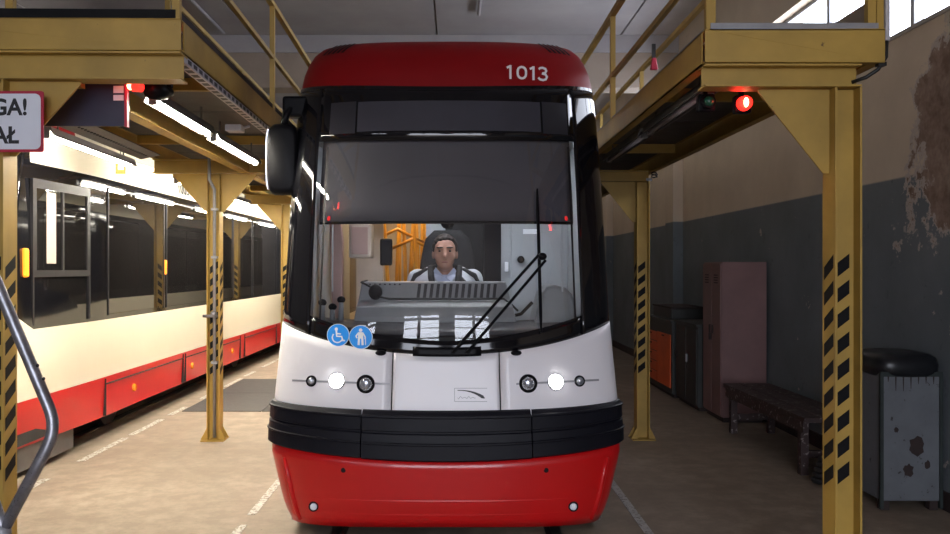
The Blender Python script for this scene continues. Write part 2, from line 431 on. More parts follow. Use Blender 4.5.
tram = thing('tram', 'red and white tram with number 1013 standing between the two yellow platforms', 'tram', (0, 0, 0), local=True)
def decal(polys, faces, mat, off, name, parent):
    m = MB(); m.add([hit(px, py, off) for px, py in polys], faces); return m.build(name, mat, parent)
def fan(n): return [tuple(range(n))]
def circ(cx, cy, r, n=20, ry=None): return [(cx+r*math.cos(2*PI*k/n), cy+(ry or r)*math.sin(2*PI*k/n)) for k in range(n)]
def ribbon(m, pts, w, off):
    L = []; R = []
    for i, p in enumerate(pts):
        a = pts[max(0, i-1)]; b = pts[min(len(pts)-1, i+1)]; dx, dy = b[0]-a[0], b[1]-a[1]; l = math.hypot(dx, dy) or 1
        ww = w[i] if isinstance(w, (list, tuple)) else w
        L.append((p[0]-dy/l*ww/2, p[1]+dx/l*ww/2)); R.append((p[0]+dy/l*ww/2, p[1]-dx/l*ww/2))
    n = len(pts); m.add([hit(x, y, off) for x, y in L+R], [(i, i+1, n+i+1, n+i) for i in range(n-1)])

def side_x(y, z, W):
    hw, yf, D = prof(min(z, 3.3)); ys = yf+D
    k = max(0., min(1., (y-ys)/(2.4-ys))); k = k*k*(3-2*k)
    return hw+(W-hw)*k
def build_nose(T):
    # red skirt
    sk = nose_patch(-1, 1, lambda q: .165-.03*q*q, zbb, 48, 8).build('skirt', 'red', T, True, solid=.012)
    ribb = MB(); n = 30
    for (ya, za) in ((0, .335), (0, .245)):
        ribb.add([SPo(-.78+1.56*i/n, za+dz, .010 if abs(dz) < .001 else 0.0) for dz in (-.012, 0, .012) for i in range(n+1)],
                 [(r*(n+1)+i, r*(n+1)+i+1, (r+1)*(n+1)+i+1, (r+1)*(n+1)+i) for r in range(2) for i in range(n)])
    ribb.build('skirt_rib', 'red', sk, True)
    sm = MB(); ribbon(sm, [(405+8*i, 469+9*math.sin(PI*i/10)) for i in range(11)], [1]+[2.2]*9+[1], .006); sm.build('skirt_crease', 'red', sk)
    for s in (-1, 1):                     # corner flutes of the skirt
        MB().tube([SPo(s*.905, z, .004) for z in (.17, .25, .35, .45, .58)], [.016, .02, .02, .02, .015], 8).build('skirt_flute', 'red', sk, True)
    for px in (343.5, 546):
        MB().disc(hit(px, 470), (0, -1, 0), .016, .016, -.01, .008, 12).build('towing_plug', 'darkplastic', sk)
    for px in (314, 573):
        p = hit(px, 506); l = MB().disc(p, (0, -1, .05), .036, .032, -.02, .02, 20).build('skirt_lamp', 'darkplastic', sk)
        MB().sphere(p+Vector((0, -.016, 0)), (.024, .012, .024)).build('lens', 'stickwhite', sk, True)
    # black bumper in three lengths
    ring = [(0., -.03), (.0, .012), (.03, .024), (.30, .026), (.32, .033), (.345, .033), (.36, .024), (.52, .022), (.54, .010), (.57, .010), (.59, .022), (.84, .022), (.86, .031), (.89, .031), (.91, .02), (.97, .008), (1., -.01), (1.01, -.06)]
    a, b = hit_xz(362, 440)[0], hit_xz(531, 440)[0]
    for xa, xb, ex in ((-1, a-.004, 0), (a+.004, b-.004, .008), (b+.004, 1, 0)):
        ta, tb = t_of(xa), t_of(xb); nt = 26; m = MB(); vv = []
        for h, o in ring:
            for i in range(nt+1):
                xn = xn_of(ta+(tb-ta)*i/nt); q = abs(xn); z = zbb(q)+(zbt(q)-zbb(q))*h
                vv.append(SPo(xn, z, o+ex+.012))
        R = len(ring)
        m.add(vv, [(r*(nt+1)+i, r*(nt+1)+i+1, (r+1)*(nt+1)+i+1, (r+1)*(nt+1)+i) for r in range(R-1) for i in range(nt)]
              + [tuple(r*(nt+1) for r in range(R)), tuple(r*(nt+1)+nt for r in range(R-1, -1, -1))])
        o = m.build('bumper', 'bumper', T); 
    # white front panels with seams
    nose_patch(-.995, .995, lambda q: .86, lambda q: zwb(q)-.01, 40, 4, -.03).build('nose_shell', 'under', T, True)
    sa, sb = hit_xz(392, 390)[0], hit_xz(500, 390)[0]
    for xa, xb in ((-1, sa-.004), (sa+.004, sb-.004), (sb+.004, 1)):
        nose_patch(xa, xb, lambda q: zbt(q)-.05, zwb, 26, 8).build('front_panel', 'white', T, True, solid=.014)
    # glass nose: opaque black surround, clear middle
    G = .80
    gb = lambda q: zwb(q)+.085+.05*q
    for s in (-1, 1):
        nose_patch(*((-1, -G) if s < 0 else (G, 1)), zwb, zrd, 16, 20).build('windscreen_surround', 'blackgloss', T, True, solid=.008)
    nose_patch(-G, G, zwb, gb, 30, 3).build('windscreen_lower_band', 'blackgloss', T, True, solid=.006)
    nose_patch(-G, G, zgt, zrd, 30, 6).build('display_band', 'blackgloss', T, True, solid=.008)
    nose_patch(-G, G, gb, lambda q: zgt(q)-.012, 40, 26).build('windscreen', 'windscreen', T, True)
    z0, z1 = hit_xz(450, 131)[1], hit_xz(450, 101)[1]
    xl, xr = hit_xz(358, 116)[0], hit_xz(540, 116)[0]
    nose_patch(xl, xr, z0, z1, 12, 4, .008).build('destination_display', 'display', T, True)
    for xa, xb in ((hit_xz(331, 116)[0], xl-.012), (xr+.012, hit_xz(566, 116)[0])):
        nose_patch(xa, xb, z0-.01, z1+.005, 6, 4, .008).build('display_side_panel', 'displayflank', T, True)
    for xa in (hit_xz(325, 200)[0], hit_xz(570.5, 200)[0]):     # bright glass edge strips
        nose_patch(xa-.006, xa+.006, lambda q: gb(q)+.0, lambda q: zgt(q)-.04, 2, 16, .002).build('glass_edge_strip', 'alu', T, True)
    # red roof fairing
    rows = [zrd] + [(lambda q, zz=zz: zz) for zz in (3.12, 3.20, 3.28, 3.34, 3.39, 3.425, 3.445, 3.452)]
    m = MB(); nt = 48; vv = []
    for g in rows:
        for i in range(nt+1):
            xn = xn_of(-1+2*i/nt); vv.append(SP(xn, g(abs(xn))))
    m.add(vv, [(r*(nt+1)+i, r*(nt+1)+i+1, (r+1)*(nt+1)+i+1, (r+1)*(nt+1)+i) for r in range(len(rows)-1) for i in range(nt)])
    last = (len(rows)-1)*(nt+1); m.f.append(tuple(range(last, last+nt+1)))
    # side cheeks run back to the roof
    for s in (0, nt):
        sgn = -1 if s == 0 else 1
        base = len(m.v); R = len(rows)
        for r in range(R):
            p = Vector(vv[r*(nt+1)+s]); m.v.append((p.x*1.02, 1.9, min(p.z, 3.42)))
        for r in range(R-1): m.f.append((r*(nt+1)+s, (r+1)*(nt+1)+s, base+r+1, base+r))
    roof = m.build('roof_fairing', 'redshaded', T, True)
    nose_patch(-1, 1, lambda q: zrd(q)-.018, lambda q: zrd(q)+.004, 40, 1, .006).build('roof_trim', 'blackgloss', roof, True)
    for s in (-1, 1):
        for k in range(5):
            x = s*(.70+.035*k)
            mm = MB().grid(lambda u, v: SPo(x+(u-.5)*.018+s*.03*(1-v), 3.305+.085*v, .008), 1, 4); mm.build('roof_vent_slot', 'darkplastic', roof)
    nb = MB()                            # fleet number 1013 in plain stroke numerals
    def stroke(pts): ribbon(nb, [(506+x, 65.6+y+.055*x) for x, y in pts], 2.3, .006)
    for x in (0, 23):
        stroke([(x+4.2, -.2), (x+4.2, 13.4)]); stroke([(x+.6, 2.6), (x+4.6, .4)])
    stroke([(15.6+4.2*math.cos(t), 6.6+5.6*math.copysign(abs(math.sin(t))**.75, math.sin(t))) for t in [2*PI*k/24 for k in range(25)]])
    stroke([(32.4, 2.4), (33.8, 1.0), (36.4, .7), (39, 1.6), (39.9, 3.6), (38.8, 5.6), (36.0, 6.3)])
    stroke([(35.6, 6.3), (39.2, 7.2), (40.6, 9.6), (39.4, 12), (36.6, 12.9), (33.6, 12.2), (32.0, 10.6)])
    nb.build('fleet_number', 'numwhite', T)
    # headlamps
    for lst in (((312, 381, .036, 0), (337.5, 381, .052, 1), (366, 384, .058, 0)), ((579, 381, .036, 0), (555, 382, .052, 1), (528, 383.5, .058, 0))):
        for px, py, r, on in lst:
            p = hit(px, py); xn, z = hit_xz(px, py); nn = SN(xn, z); nn = (nn*.6+Vector((0, -1, 0))*.4).normalized()
            h = MB().disc(p, nn, r*1.12, r, -.03, .014, 28).build('headlamp', 'blackgloss' if not on else 'chrome', T, True)
            h.data.polygons.foreach_set('use_smooth', [False]*len(h.data.polygons))
            MB().disc(p, nn, r*.74, r*.70, .0, .016, 24).build('bezel', 'chrome', h)
            MB().sphere(p+nn*.014, (r*(.95 if on else .58), .012, r*(.95 if on else .58))).build('lens', 'lampon' if on else 'lens', h, True)
        a, b = (293, 380.5), (390, 384)
        if lst[0][0] > 450: a, b = (598, 380), (516, 384)
        m = MB(); nn = 14
        ribbon(m, [(a[0]+(b[0]-a[0])*i/nn, a[1]+(b[1]-a[1])*i/nn) for i in range(nn+1)], 2.0, .010); m.build('headlamp_line', 'greymetal', T)
    # maker's plate
    pl = decal([(454.5, 388.2), (487, 388.2), (487, 401.4), (454.5, 401.4)], fan(4), 'white', .010, 'maker_plate', T)
    m = MB(); pp = [(457.5+27*t, 390.3+8*t**2.4) for t in [i/12 for i in range(13)]]
    ribbon(m, pp, [.8+2.9*(i/12)**2 if i < 12 else .8 for i in range(13)], .013); m.build('swoosh', 'ink', pl)
    m = MB(); ribbon(m, [(457.5+1.0*i, 397.6+1.6*math.sin(i*1.55)*(.6+.4*math.sin(i*.7))) for i in range(19)], .5, .013); m.build('script', 'greymetal', pl)
    for q in ([(454.5, 388.2), (487, 388.2)], [(454.5, 401.4), (487, 401.4)], [(454.5, 388.2), (454.5, 401.4)]):
        m = MB(); ribbon(m, q, .5, .012); m.build('plate_edge', 'greymetal', pl)
    # stickers
    for cx, cy, r in ((338.5, 335.3, 10.6), (361, 337.3, 11.2)):
        st = decal(circ(cx, cy, r+.7, 26, r+.9), fan(26), 'stickwhite', .006, 'sticker', T)
        decal(circ(cx, cy, r, 26, r+.2), fan(26), 'blue', .008, 'sticker_field', st)
        m = MB()
        if cx < 350:
            m.add([hit(x, y, .010) for x, y in circ(cx-1.6, cy-6, 1.7, 12)], fan(12))
            ribbon(m, [(cx-1.6, cy-4.5), (cx-1.2, cy+1.2), (cx+3.6, cy+1.4), (cx+5.0, cy+5.6), (cx+7, cy+5.2)], 1.7, .010)
            ribbon(m, [(cx-1.6, cy-1.6), (cx+3, cy-1.2)], 1.3, .010)
            ribbon(m, [(cx-.6+5.0*math.cos(a), cy+2.4+5.0*math.sin(a)) for a in [3.9-i*.29 for i in range(13)]], 1.3, .010)
        else:
            m.add([hit(x, y, .010) for x, y in circ(cx, cy-7, 1.8, 12)], fan(12))
            ribbon(m, [(cx, cy-5), (cx, cy+1.5)], 5.2, .010)
            ribbon(m, [(cx-1.6, cy), (cx-2, cy+8)], 2.1, .010); ribbon(m, [(cx+1.6, cy), (cx+2, cy+8)], 2.1, .010)
            ribbon(m, [(cx-2.4, cy-4), (cx-4.6, cy-1), (cx-3.6, cy+1)], 1.4, .010); ribbon(m, [(cx+2.4, cy-4), (cx+4.6, cy), (cx+4.4, cy+2)], 1.4, .010)
            ribbon(m, [(cx+4.6, cy), (cx+5, cy+8)], .8, .010)
        m.build('symbol', 'stickwhite', st)
    # wiper
    w = MB(); 
    J = hit(540, 258, .05)
    w.tube([hit(452, 354, .045), hit(495, 304, .06), hit(536, 257, .055)], .0095, 8); w.tube([hit(466, 354, .045), hit(505, 308, .06), hit(543, 262, .055)], .0095, 8)
    wo = w.build('wiper', 'darkplastic', T)
    MB().tube([hit(536+4*k/8, 190+143*k/8, .028) for k in range(9)], [.006]+[.011]*7+[.006], 8).build('wiper_blade', 'darkplastic', wo)
    MB().sphere(J, (.03, .03, .025)).build('wiper_joint', 'darkplastic', wo, True)
    nose_patch(hit_xz(413, 353)[0], hit_xz(481, 353)[0], lambda q: zwb(q)-.012, lambda q: zwb(q)+.045, 8, 3, .016).build('wiper_cover', 'darkplastic', wo, True, solid=.014)
    for px in (381, 516):
        MB().sphere(hit(px, 353, .01), (.035, .03, .018)).build('glass_clip', 'darkplastic', T, True)
    # mirror on the tram's off side
    mo = MB(); c = at(283.5, 160, 5.98)-Vector((TX, TY, 0))
    R = Matrix.Rotation(math.radians(-8), 3, 'Y')
    ring = []
    for yy, k in ((-.07, .80), (-.06, .93), (-.02, 1.0), (.03, .98), (.06, .9)):
        for i in range(28):
            a = 2*PI*i/28; ex = 2/4.5
            q = Vector((.108*k*math.copysign(abs(math.cos(a))**ex, math.cos(a)), yy, .252*k*math.copysign(abs(math.sin(a))**ex, math.sin(a))))
            ring.append(c+q)
    mo.add(ring, [(r*28+i, r*28+(i+1) % 28, (r+1)*28+(i+1) % 28, (r+1)*28+i) for r in range(4) for i in range(28)]+[tuple(range(28)), tuple(range(4*28, 5*28))])
    mi = mo.build('mirror', 'darkplastic', T, True)
    MB().grid(lambda u, v: c+Vector((-.112+.006*(2*v-1)**4*2.2-.004*u, -.05+.05*u, -.21+.42*v)), 2, 12).build('mirror_edge', 'chrome', mi, solid=.006)
    p = at(296, 104, 6.0)-Vector((TX, TY, 0))
    MB().tube([c+Vector((.0, .0, .24)), c+Vector((.02, .02, .33)), p+Vector((0, .05, .02)), p+Vector((.12, .1, .02))], .026, 10).build('mirror_arm', 'darkplastic', mi, True)
    MB().box(p.x-.10, p.x+.12, p.y, p.y+.12, p.z-.09, p.z+.06).build('mirror_mount', 'darkplastic', mi, bevel=.02)
build_nose(tram)

def cabin_and_body(T):
    L = 21.0
    W = lambda z: 1.175
    bell = (10.9, 11.6)
    for s in (-1, 1):
        def band(name, za, zb, mat, wa, wb, nz=4, y0=None, y1=L, smooth=True):
            def fn(u, v):
                z_a = za(0) if callable(za) else za
                ua = u**2.2 if y0 is None else u
                # start at the nose's widest line
                zz0 = za(0) if callable(za) else za; zz1 = zb(0) if callable(zb) else zb
                z = zz0+(zz1-zz0)*v; hw, yf, D = prof(min(z, 3.3)); ys = yf+D if y0 is None else y0
                y = ys+(y1-ys)*ua
                # lower edge of the dark band steps down behind the corner
                za_ = za(y) if callable(za) else za; zb_ = zb(y) if callable(zb) else zb
                z = za_+(zb_-za_)*v
                return (s*side_x(y, z, wa+(wb-wa)*v), y, z)
            return MB().grid(fn, 40 if y0 is None else 4, nz).build(name, mat, T, smooth)
        zl = lambda y: 1.27+.17*max(0., min(1., (1.0-y)/.35))
        sk = band('side_skirt', .27, .68, 'red', 1.155, 1.175)
        band('side_panel', .68, zl, 'cream', 1.175, 1.175)
        band('side_window_band', zl, 2.72, 'blackgloss', 1.175, 1.172, 6)
        band('cab_corner_panel', 2.72, 3.03, 'blackgloss', 1.172, 1.12, 3, None, 1.03)
        band('side_cove', 2.72, 3.02, 'cream', 1.172, 1.12, 3, 1.02)
        band('roof_edge', 3.02, 3.30, 'cream', 1.12, .9, 4, 1.9)
        # side glazing
        wins = [(2.47, 4.15), (4.25, 6.05), (6.18, 7.35), (7.45, 8.65), (8.78, 10.7), (11.85, 13.5), (13.6, 15.3), (15.45, 16.6), (16.7, 18.4), (18.5, 20.3)]
        for y0, y1 in wins:
            pn = MB().box(s*1.172-.008, s*1.172+.008, y0, y1, 1.32, 2.62).build('side_window', 'sideglass', T, bevel=.004)
            fr = MB(); x0, x1 = s*1.172-.012, s*1.172+.012
            fr.box(x0, x1, y0-.010, y0+.004, 1.31, 2.63).box(x0, x1, y1-.004, y1+.010, 1.31, 2.63).box(x0, x1, y0, y1, 2.615, 2.635)
            fr.build('window_edge', 'alu', pn)
        # cab side window with sliding pane
        xs = side_x(1.5, 2., 1.175)
        def sx(y): return s*(side_x(y, 2.0, 1.175)+.006)
        fr = MB()
        for (ya, yb, za, zb) in ((1.0, 1.06, 1.72, 2.57), (1.96, 2.02, 1.72, 2.57), (1.0, 2.02, 2.50, 2.58), (1.0, 2.02, 1.72, 1.78), (1.5, 1.525, 1.78, 2.5), (1.0, 1.02, 1.30, 1.72), (2.0, 2.02, 1.30, 1.72)):
            fr.add([(sx(y)+s*o, y, z) for o in (-.012, .014) for y in (ya, yb) for z in (za, zb)], [(0, 1, 3, 2), (4, 6, 7, 5), (0, 4, 5, 1), (2, 3, 7, 6), (0, 2, 6, 4), (1, 5, 7, 3)])
        cf = fr.build('cab_window', 'alu', T)
        for ya, yb in ((1.06, 1.50), (1.53, 1.96)):
            MB().grid(lambda u, v: (sx(ya+(yb-ya)*u)+s*.002, ya+(yb-ya)*u, 1.78+.72*v), 2, 1).build('pane', 'sideglass', cf)
        MB().grid(lambda u, v: (sx(1.06+.9*u), 1.06+.9*u, 1.31+.39*v), 2, 1).build('lower_pane', 'sideglass', cf)
        # pale lining seen through the sliding window
        MB().grid(lambda u, v: (sx(1.24+.16*u)+s*.004, 1.24+.16*u, 1.84+.64*v), 1, 1).build('window_blind', 'cabbeige', cf)
        # amber markers
        MB().box(s*(side_x(.9, 1.9, 1.175))-.03, s*(side_x(.9, 1.9, 1.175))+.03, .86, .93, 1.72, 1.97).build('side_marker', 'orange', T, bevel=.02)
        MB().box(s*1.175-.02, s*1.175+.02, 4.17, 4.23, 1.72, 1.90).build('side_marker', 'orange', T, bevel=.015)
        for y, z in ((.95, .99), (3.2, .46), (5.3, .46), (7.4, .46)):
            MB().disc((s*(side_x(y, z, 1.175)), y, z), (s, 0, 0), .045, .04, -.01, .012, 16).build('side_reflector', 'amber', T)
        for y0, y1 in ((2.4, 4.9), (5.0, 7.9), (8.2, 10.8)):
            h = MB()
            for a in (y0, y1): h.box(s*1.166-.012, s*1.172+.012, a-.006, a+.006, .28, .66)
            h.box(s*1.166-.012, s*1.172+.012, y0, y1, .60, .612); h.build('skirt_seam', 'under', sk)
        MB().box(s*1.05-.02, s*1.05+.02, .6, 1.9, .06, .30).build('step_plate', 'lamphouse', T)
        MB().box(s*1.10-.05, s*1.10+.05, bell[0], bell[1], .35, 3.0).build('bellows', 'darkplastic', T)
        tv, tf = text_polys('1013' if False else '1006', 1, .02)
        m = MB(); m.add([(s*(1.172-.05*((2.77+.16*v-2.72)/.3)+.012), 4.75+.42*(u if s > 0 else 1-u), 2.77+.16*v) for u, v in tv], tf)
        if s > 0: m.build('side_number', 'ink', T)
    # roof sheet, floor pan, ends
    MB().grid(lambda u, v: ((-1+2*u)*.9, 1.9+(L-1.9)*v, 3.30+.10*(1-(2*u-1)**2)), 8, 2).build('roof_sheet', 'cream', T, True)
    MB().box(-.6, .6, 4, 9.5, 3.36, 3.62).build('roof_equipment', 'lamphouse', T, bevel=.05)
    MB().box(-1.12, 1.12, .55, L, .30, .40).build('floor_pan', 'under', T)
    MB().box(-1.15, 1.15, L-.05, L, .3, 3.3).build('rear_bulkhead', 'blackgloss', T)
    for y0 in (2.6, 8.2, 14.5):
        bo = MB().box(-.55, .55, y0-.9, y0+.9, .16, .32).build('bogie', 'under', T, bevel=.03)
        for yy in (y0-.8, y0+.8):
            for x in (-.74, .74):
                MB().disc((x, yy, .31), (1, 0, 0), .30, .30, -.06, .06, 22).build('wheel', 'under', bo)
    # --- cab interior
    fl = MB().box(-1.05, 1.05, .5, 3.2, .72, .76).build('cab_floor', 'under', T)
    # sun blind: a sheet just behind the upper windscreen
    zb = hit_xz(450, 220)[1]
    nose_patch(-.795, .795, zb, 2.74, 20, 6, -.045).build('sun_blind', 'visor', T, True, solid=.004)
    bx = nose_patch(-.79, .79, zb-.012, zb+.004, 20, 1, -.045).build('blind_rod', 'darkplastic', T, True, solid=.012)
    for s in (-1, 1):
        pass
    for px in (325.5, 569.5):
        p = hit(px, 217, -.05); MB().sphere(p, (.014, .014, .02)).build('blind_clip', 'redglow_dim', T, True)
        MB().tube([hit(px+(3 if px < 450 else -3), y, -.06) for y in (150, 200, 250, 290)], .006, 6).build('blind_guide', 'cabgrey', T)
    # dashboard ledge across the cab
    MB().grid(lambda u, v: ((-.95+1.9*u), (.30+.10*abs(2*u-1)**2.5)+(.62-.30)*v, (1.36+.035*abs(2*u-1)**2)+.05*v), 24, 3).build('dashboard', 'dashdark', T, True, solid=.03)
    MB().box(-.9, .9, .62, .68, .76, 1.42).build('dashboard_wall', 'dash', T)
    x0, x1 = -.60, .42
    poly = [(.98, 1.30), (.98, 1.668), (.80, 1.705), (.735, 1.70), (.70, 1.575), (.62, 1.53), (.60, 1.46), (.60, 1.30)]
    hd = MB()
    def hood(u, v):
        i = min(int(v*7+1e-6), 7); p = poly[i]; k = (p[1]-1.30)/.4
        return (x0-.06*(1-k)+(x1-x0+.16*(1-k))*u, p[0], p[1])
    hd.grid(hood, 10, 7)
    m0 = [hood(0, i/7) for i in range(8)]; m1 = [hood(1, i/7) for i in range(8)]
    hd.add(m0, [tuple(range(8))]); hd.add(m1, [tuple(range(7, -1, -1))])
    ho = hd.build('instrument_hood', 'dash', T, bevel=.008)
    for k in range(13):
        x = -.135+.0445*k-.06
        MB().add([(x+dx+.012*(kz-.5), .7335-.0345*(1-kz)-.004+0, 1.70-.105*(1-kz)-.012) for kz in (0, 1) for dx in (-.011, .011)], [(0, 1, 3, 2)]).build('vent_slot', 'ink', ho)
    for k in range(7):
        MB().sphere((-.54+.035*k, .728, 1.685), .007, 8, 6).build('pilot_lamp', 'ink', ho)
    cb = [(-.57, .80, 1.71), (-.60, .72, 1.70), (-.52, .70, 1.66), (-.48, .69, 1.60), (-.40, .685, 1.585), (.1, .685, 1.583), (.40, .685, 1.585), (.46, .68, 1.54), (.5, .66, 1.50)]
    MB().tube(cb, .008, 8).build('dash_cable', 'cableblack', T, True)
    MB().sphere((-.50, .70, 1.63), (.05, .04, .055)).build('microphone', 'darkplastic', T, True)
    # rounded housing at the driver's left hand
    rb = [(.60, 1.39), (.62, 1.50), (.655, 1.63), (.69, 1.672), (.74, 1.685), (.82, 1.665), (.865, 1.62), (.89, 1.55), (.90, 1.39)]
    MB().prism(rb, 'y', .55, .95).build('side_console', 'dash', T, bevel=.02)
    MB().tube([(.44, .66, 1.46), (.52, .64, 1.48), (.60, .66, 1.56)], .012, 8).build('joystick', 'darkplastic', T)
    # small controls on the ledge at the other side
    for x, h in ((-.86, .16), (-.79, .13), (-.73, .18)):
        MB().disc((x, .62, 1.40), (0, 0, 1), .022, .016, 0, h, 10).build('control_lever', 'dash', T, True)
        MB().sphere((x, .62, 1.40+h), (.03, .025, .025), 10, 7).build('lever_knob', 'darkplastic', T, True)
    # walls behind the driver
    Yp = 1.75
    MB().box(.36, .99, Yp, Yp+.06, .76, 2.9).build('cab_partition', 'cabgrey', T)
    cd = MB().box(.52, .99, Yp-.04, Yp, 1.0, 2.75).build('cupboard_door', 'cabgrey', T, bevel=.008)
    MB().sphere((.60, Yp-.06, 1.87), .03, 10, 8).build('knob', 'darkplastic', cd, True)
    MB().box(.62, .76, Yp-.046, Yp-.04, 2.08, 2.12).build('notice', 'stickwhite', cd)
    MB().box(.47, .50, Yp-.03, Yp, 1.77, 1.85).build('wall_switch', 'stickwhite', T, bevel=.005)
    MB().box(.30, .44, Yp-.02, Yp+.05, .76, 2.9).build('partition_dark_post', 'darkplastic', T)
    MB().box(-.10, .34, Yp+.05, Yp+.09, .76, 2.9).build('partition_dark_panel', 'seat', T)
    MB().box(-.18, -.02, Yp-.005, Yp+.02, 2.06, 2.22).build('partition_notice', 'cabgrey', T)
    MB().box(-1.05, .36, Yp, Yp+.05, 2.35, 2.9).build('partition_header', 'cabgrey', T)
    # off-side lining
    MB().box(-1.03, -.99, 1.02, 3.2, .76, 2.74).build('side_lining', 'cabgrey', T)
    MB().box(.99, 1.03, 1.02, 3.2, .76, 2.74).build('side_lining', 'cabgrey', T)
    MB().prism([(-.86, 1.1), (-.80, 1.1), (-.79, 2.0), (-.83, 2.4), (-.90, 2.4)], 'y', 1.15, 1.24).build('door_pillar', 'pinkwood', T, bevel=.012)
    MB().box(-.82, -.58, 2.3, 2.35, .76, 2.9).build('saloon_panel', 'cabbeige', T)
    bxp = MB().box(-.80, -.62, 1.60, 1.85, 1.88, 2.16).build('ticket_machine', 'cabbeige', T, bevel=.012)
    MB().box(-.775, -.645, 1.59, 1.60, 1.91, 2.13).build('screen', 'pinkwood', bxp)
    MB().box(-.55, -.45, 1.62, 1.66, 1.82, 2.04).build('phone_handset', 'darkplastic', T, bevel=.015)
    # saloon handrails
    for x, y, lean in ((-.62, 2.4, .03), (-.56, 2.9, -.05), (-.5, 3.3, .04), (-.46, 2.6, -.06), (-.41, 3.8, .05), (-.36, 3.1, -.03), (-.32, 4.3, .06), (-.27, 3.5, .02), (-.24, 2.7, -.04), (-.52, 4.6, .0), (-.45, 5.2, .04), (-.33, 5.6, -.04)):
        MB().tube([(x*1.12, y, .8), (x*1.12+lean, y, 1.9), (x*1.12+lean*2.2, y, 2.9)], .019, 10).build('handrail', 'pole', T, True)
    for z, x in ((2.1, -.5), (2.0, -.36)):
        MB().tube([(x-.2, 3.2, z), (x, 3.0, z+.08), (x+.25, 3.3, z-.05)], .018, 8).build('handrail', 'pole', T, True)
    MB().box(-1.0, .3, 6.9, 6.95, .76, 2.9).build('saloon_end', 'cabbeige', T)
    MB().box(-1.05, 1.05, 1.8, 7, 2.9, 2.94).build('saloon_ceiling', 'cabbeige', T)
    MB().box(-1.0, 1.0, 1.02, 1.8, 2.75, 2.79).build('cab_ceiling', 'cabgrey', T)
    MB().box(-1.05, 1.05, 3.2, 7, .76, .8).build('saloon_floor', 'under', T)
    lp = MB().box(-.6, -.35, 2.0, 6.5, 2.87, 2.90).build('saloon_lamp', 'saloonlamp', T)
    MB().box(-.35, .55, .98, 1.06, 2.725, 2.75).build('cab_fill', 'cabfill', T)  # added glowing bar, hidden by the blind, to brighten driver and dashboard
    # driver's seat
    st = MB()
    def back(u, v):
        a = 2*PI*u; h = 1.16+.94*v; w = .235*(1-.25*max(0, (v-.75)/.25)**2)*(.86+.14*math.sin(PI*min(1, v*1.2)))
        if v >= .999: w *= .72
        t = .055; ex = .5
        return (w*math.copysign(abs(math.cos(a))**ex, math.cos(a)), 1.43+.10*v+t*math.copysign(abs(math.sin(a))**ex, math.sin(a)), h)
    st.grid(back, 24, 14); st.f.append(tuple(14*25+i for i in range(24))); st.f.append(tuple(range(24)))
    so = st.build('driver_seat', 'seat', T, True)
    MB().box(-.24, .24, .98, 1.46, 1.02, 1.12).build('seat_pan', 'seat', so, bevel=.03)
    MB().disc((0, 1.22, .76), (0, 0, 1), .1, .07, 0, .27, 14).build('seat_post', 'darkplastic', so)
    MB().sphere((.0, 1.49, 2.16), (.055, .04, .05)).build('coat_hook', 'darkplastic', so, True)
M['redglow_dim'] = emit('blind_clip_red_glow', (.8, .02, .02), .6)  # faint red glow put into the blind clips, which are no lamps
M['saloonlamp'] = emit('saloon_lamp_warm', (1.0, .72, .40), 15)
M['cabfill'] = emit('cab_fill_cool', (.90, .94, 1.0), 58)
cabin_and_body(tram)
tram2 = copy_tree(tram, None, skip=('fleet_number', 'saloon_lamp', 'cab_fill', 'handrail'))
for ch in list(tram.children):
    if ch.name.startswith('side_number'): bpy.data.objects.remove(ch)
tram.location = (TX, TY, 0)
tram2.location = (-3.60-1.175, 6.35, 0)
tram2['label'] = 'cream and red tram seen along its dark side windows behind the handrail tube'
tram['group'] = tram2['group'] = 'trams in the depot'
for o in (tram, tram2):
    if '_local' in o: del o['_local']
for ch in tram2.children:                # its lamps are switched off
    if ch.name.startswith('headlamp'):
        for g in ch.children:
            if g.name.startswith('lens'): 
                g.data = g.data.copy(); g.data.materials[0] = M['lens']

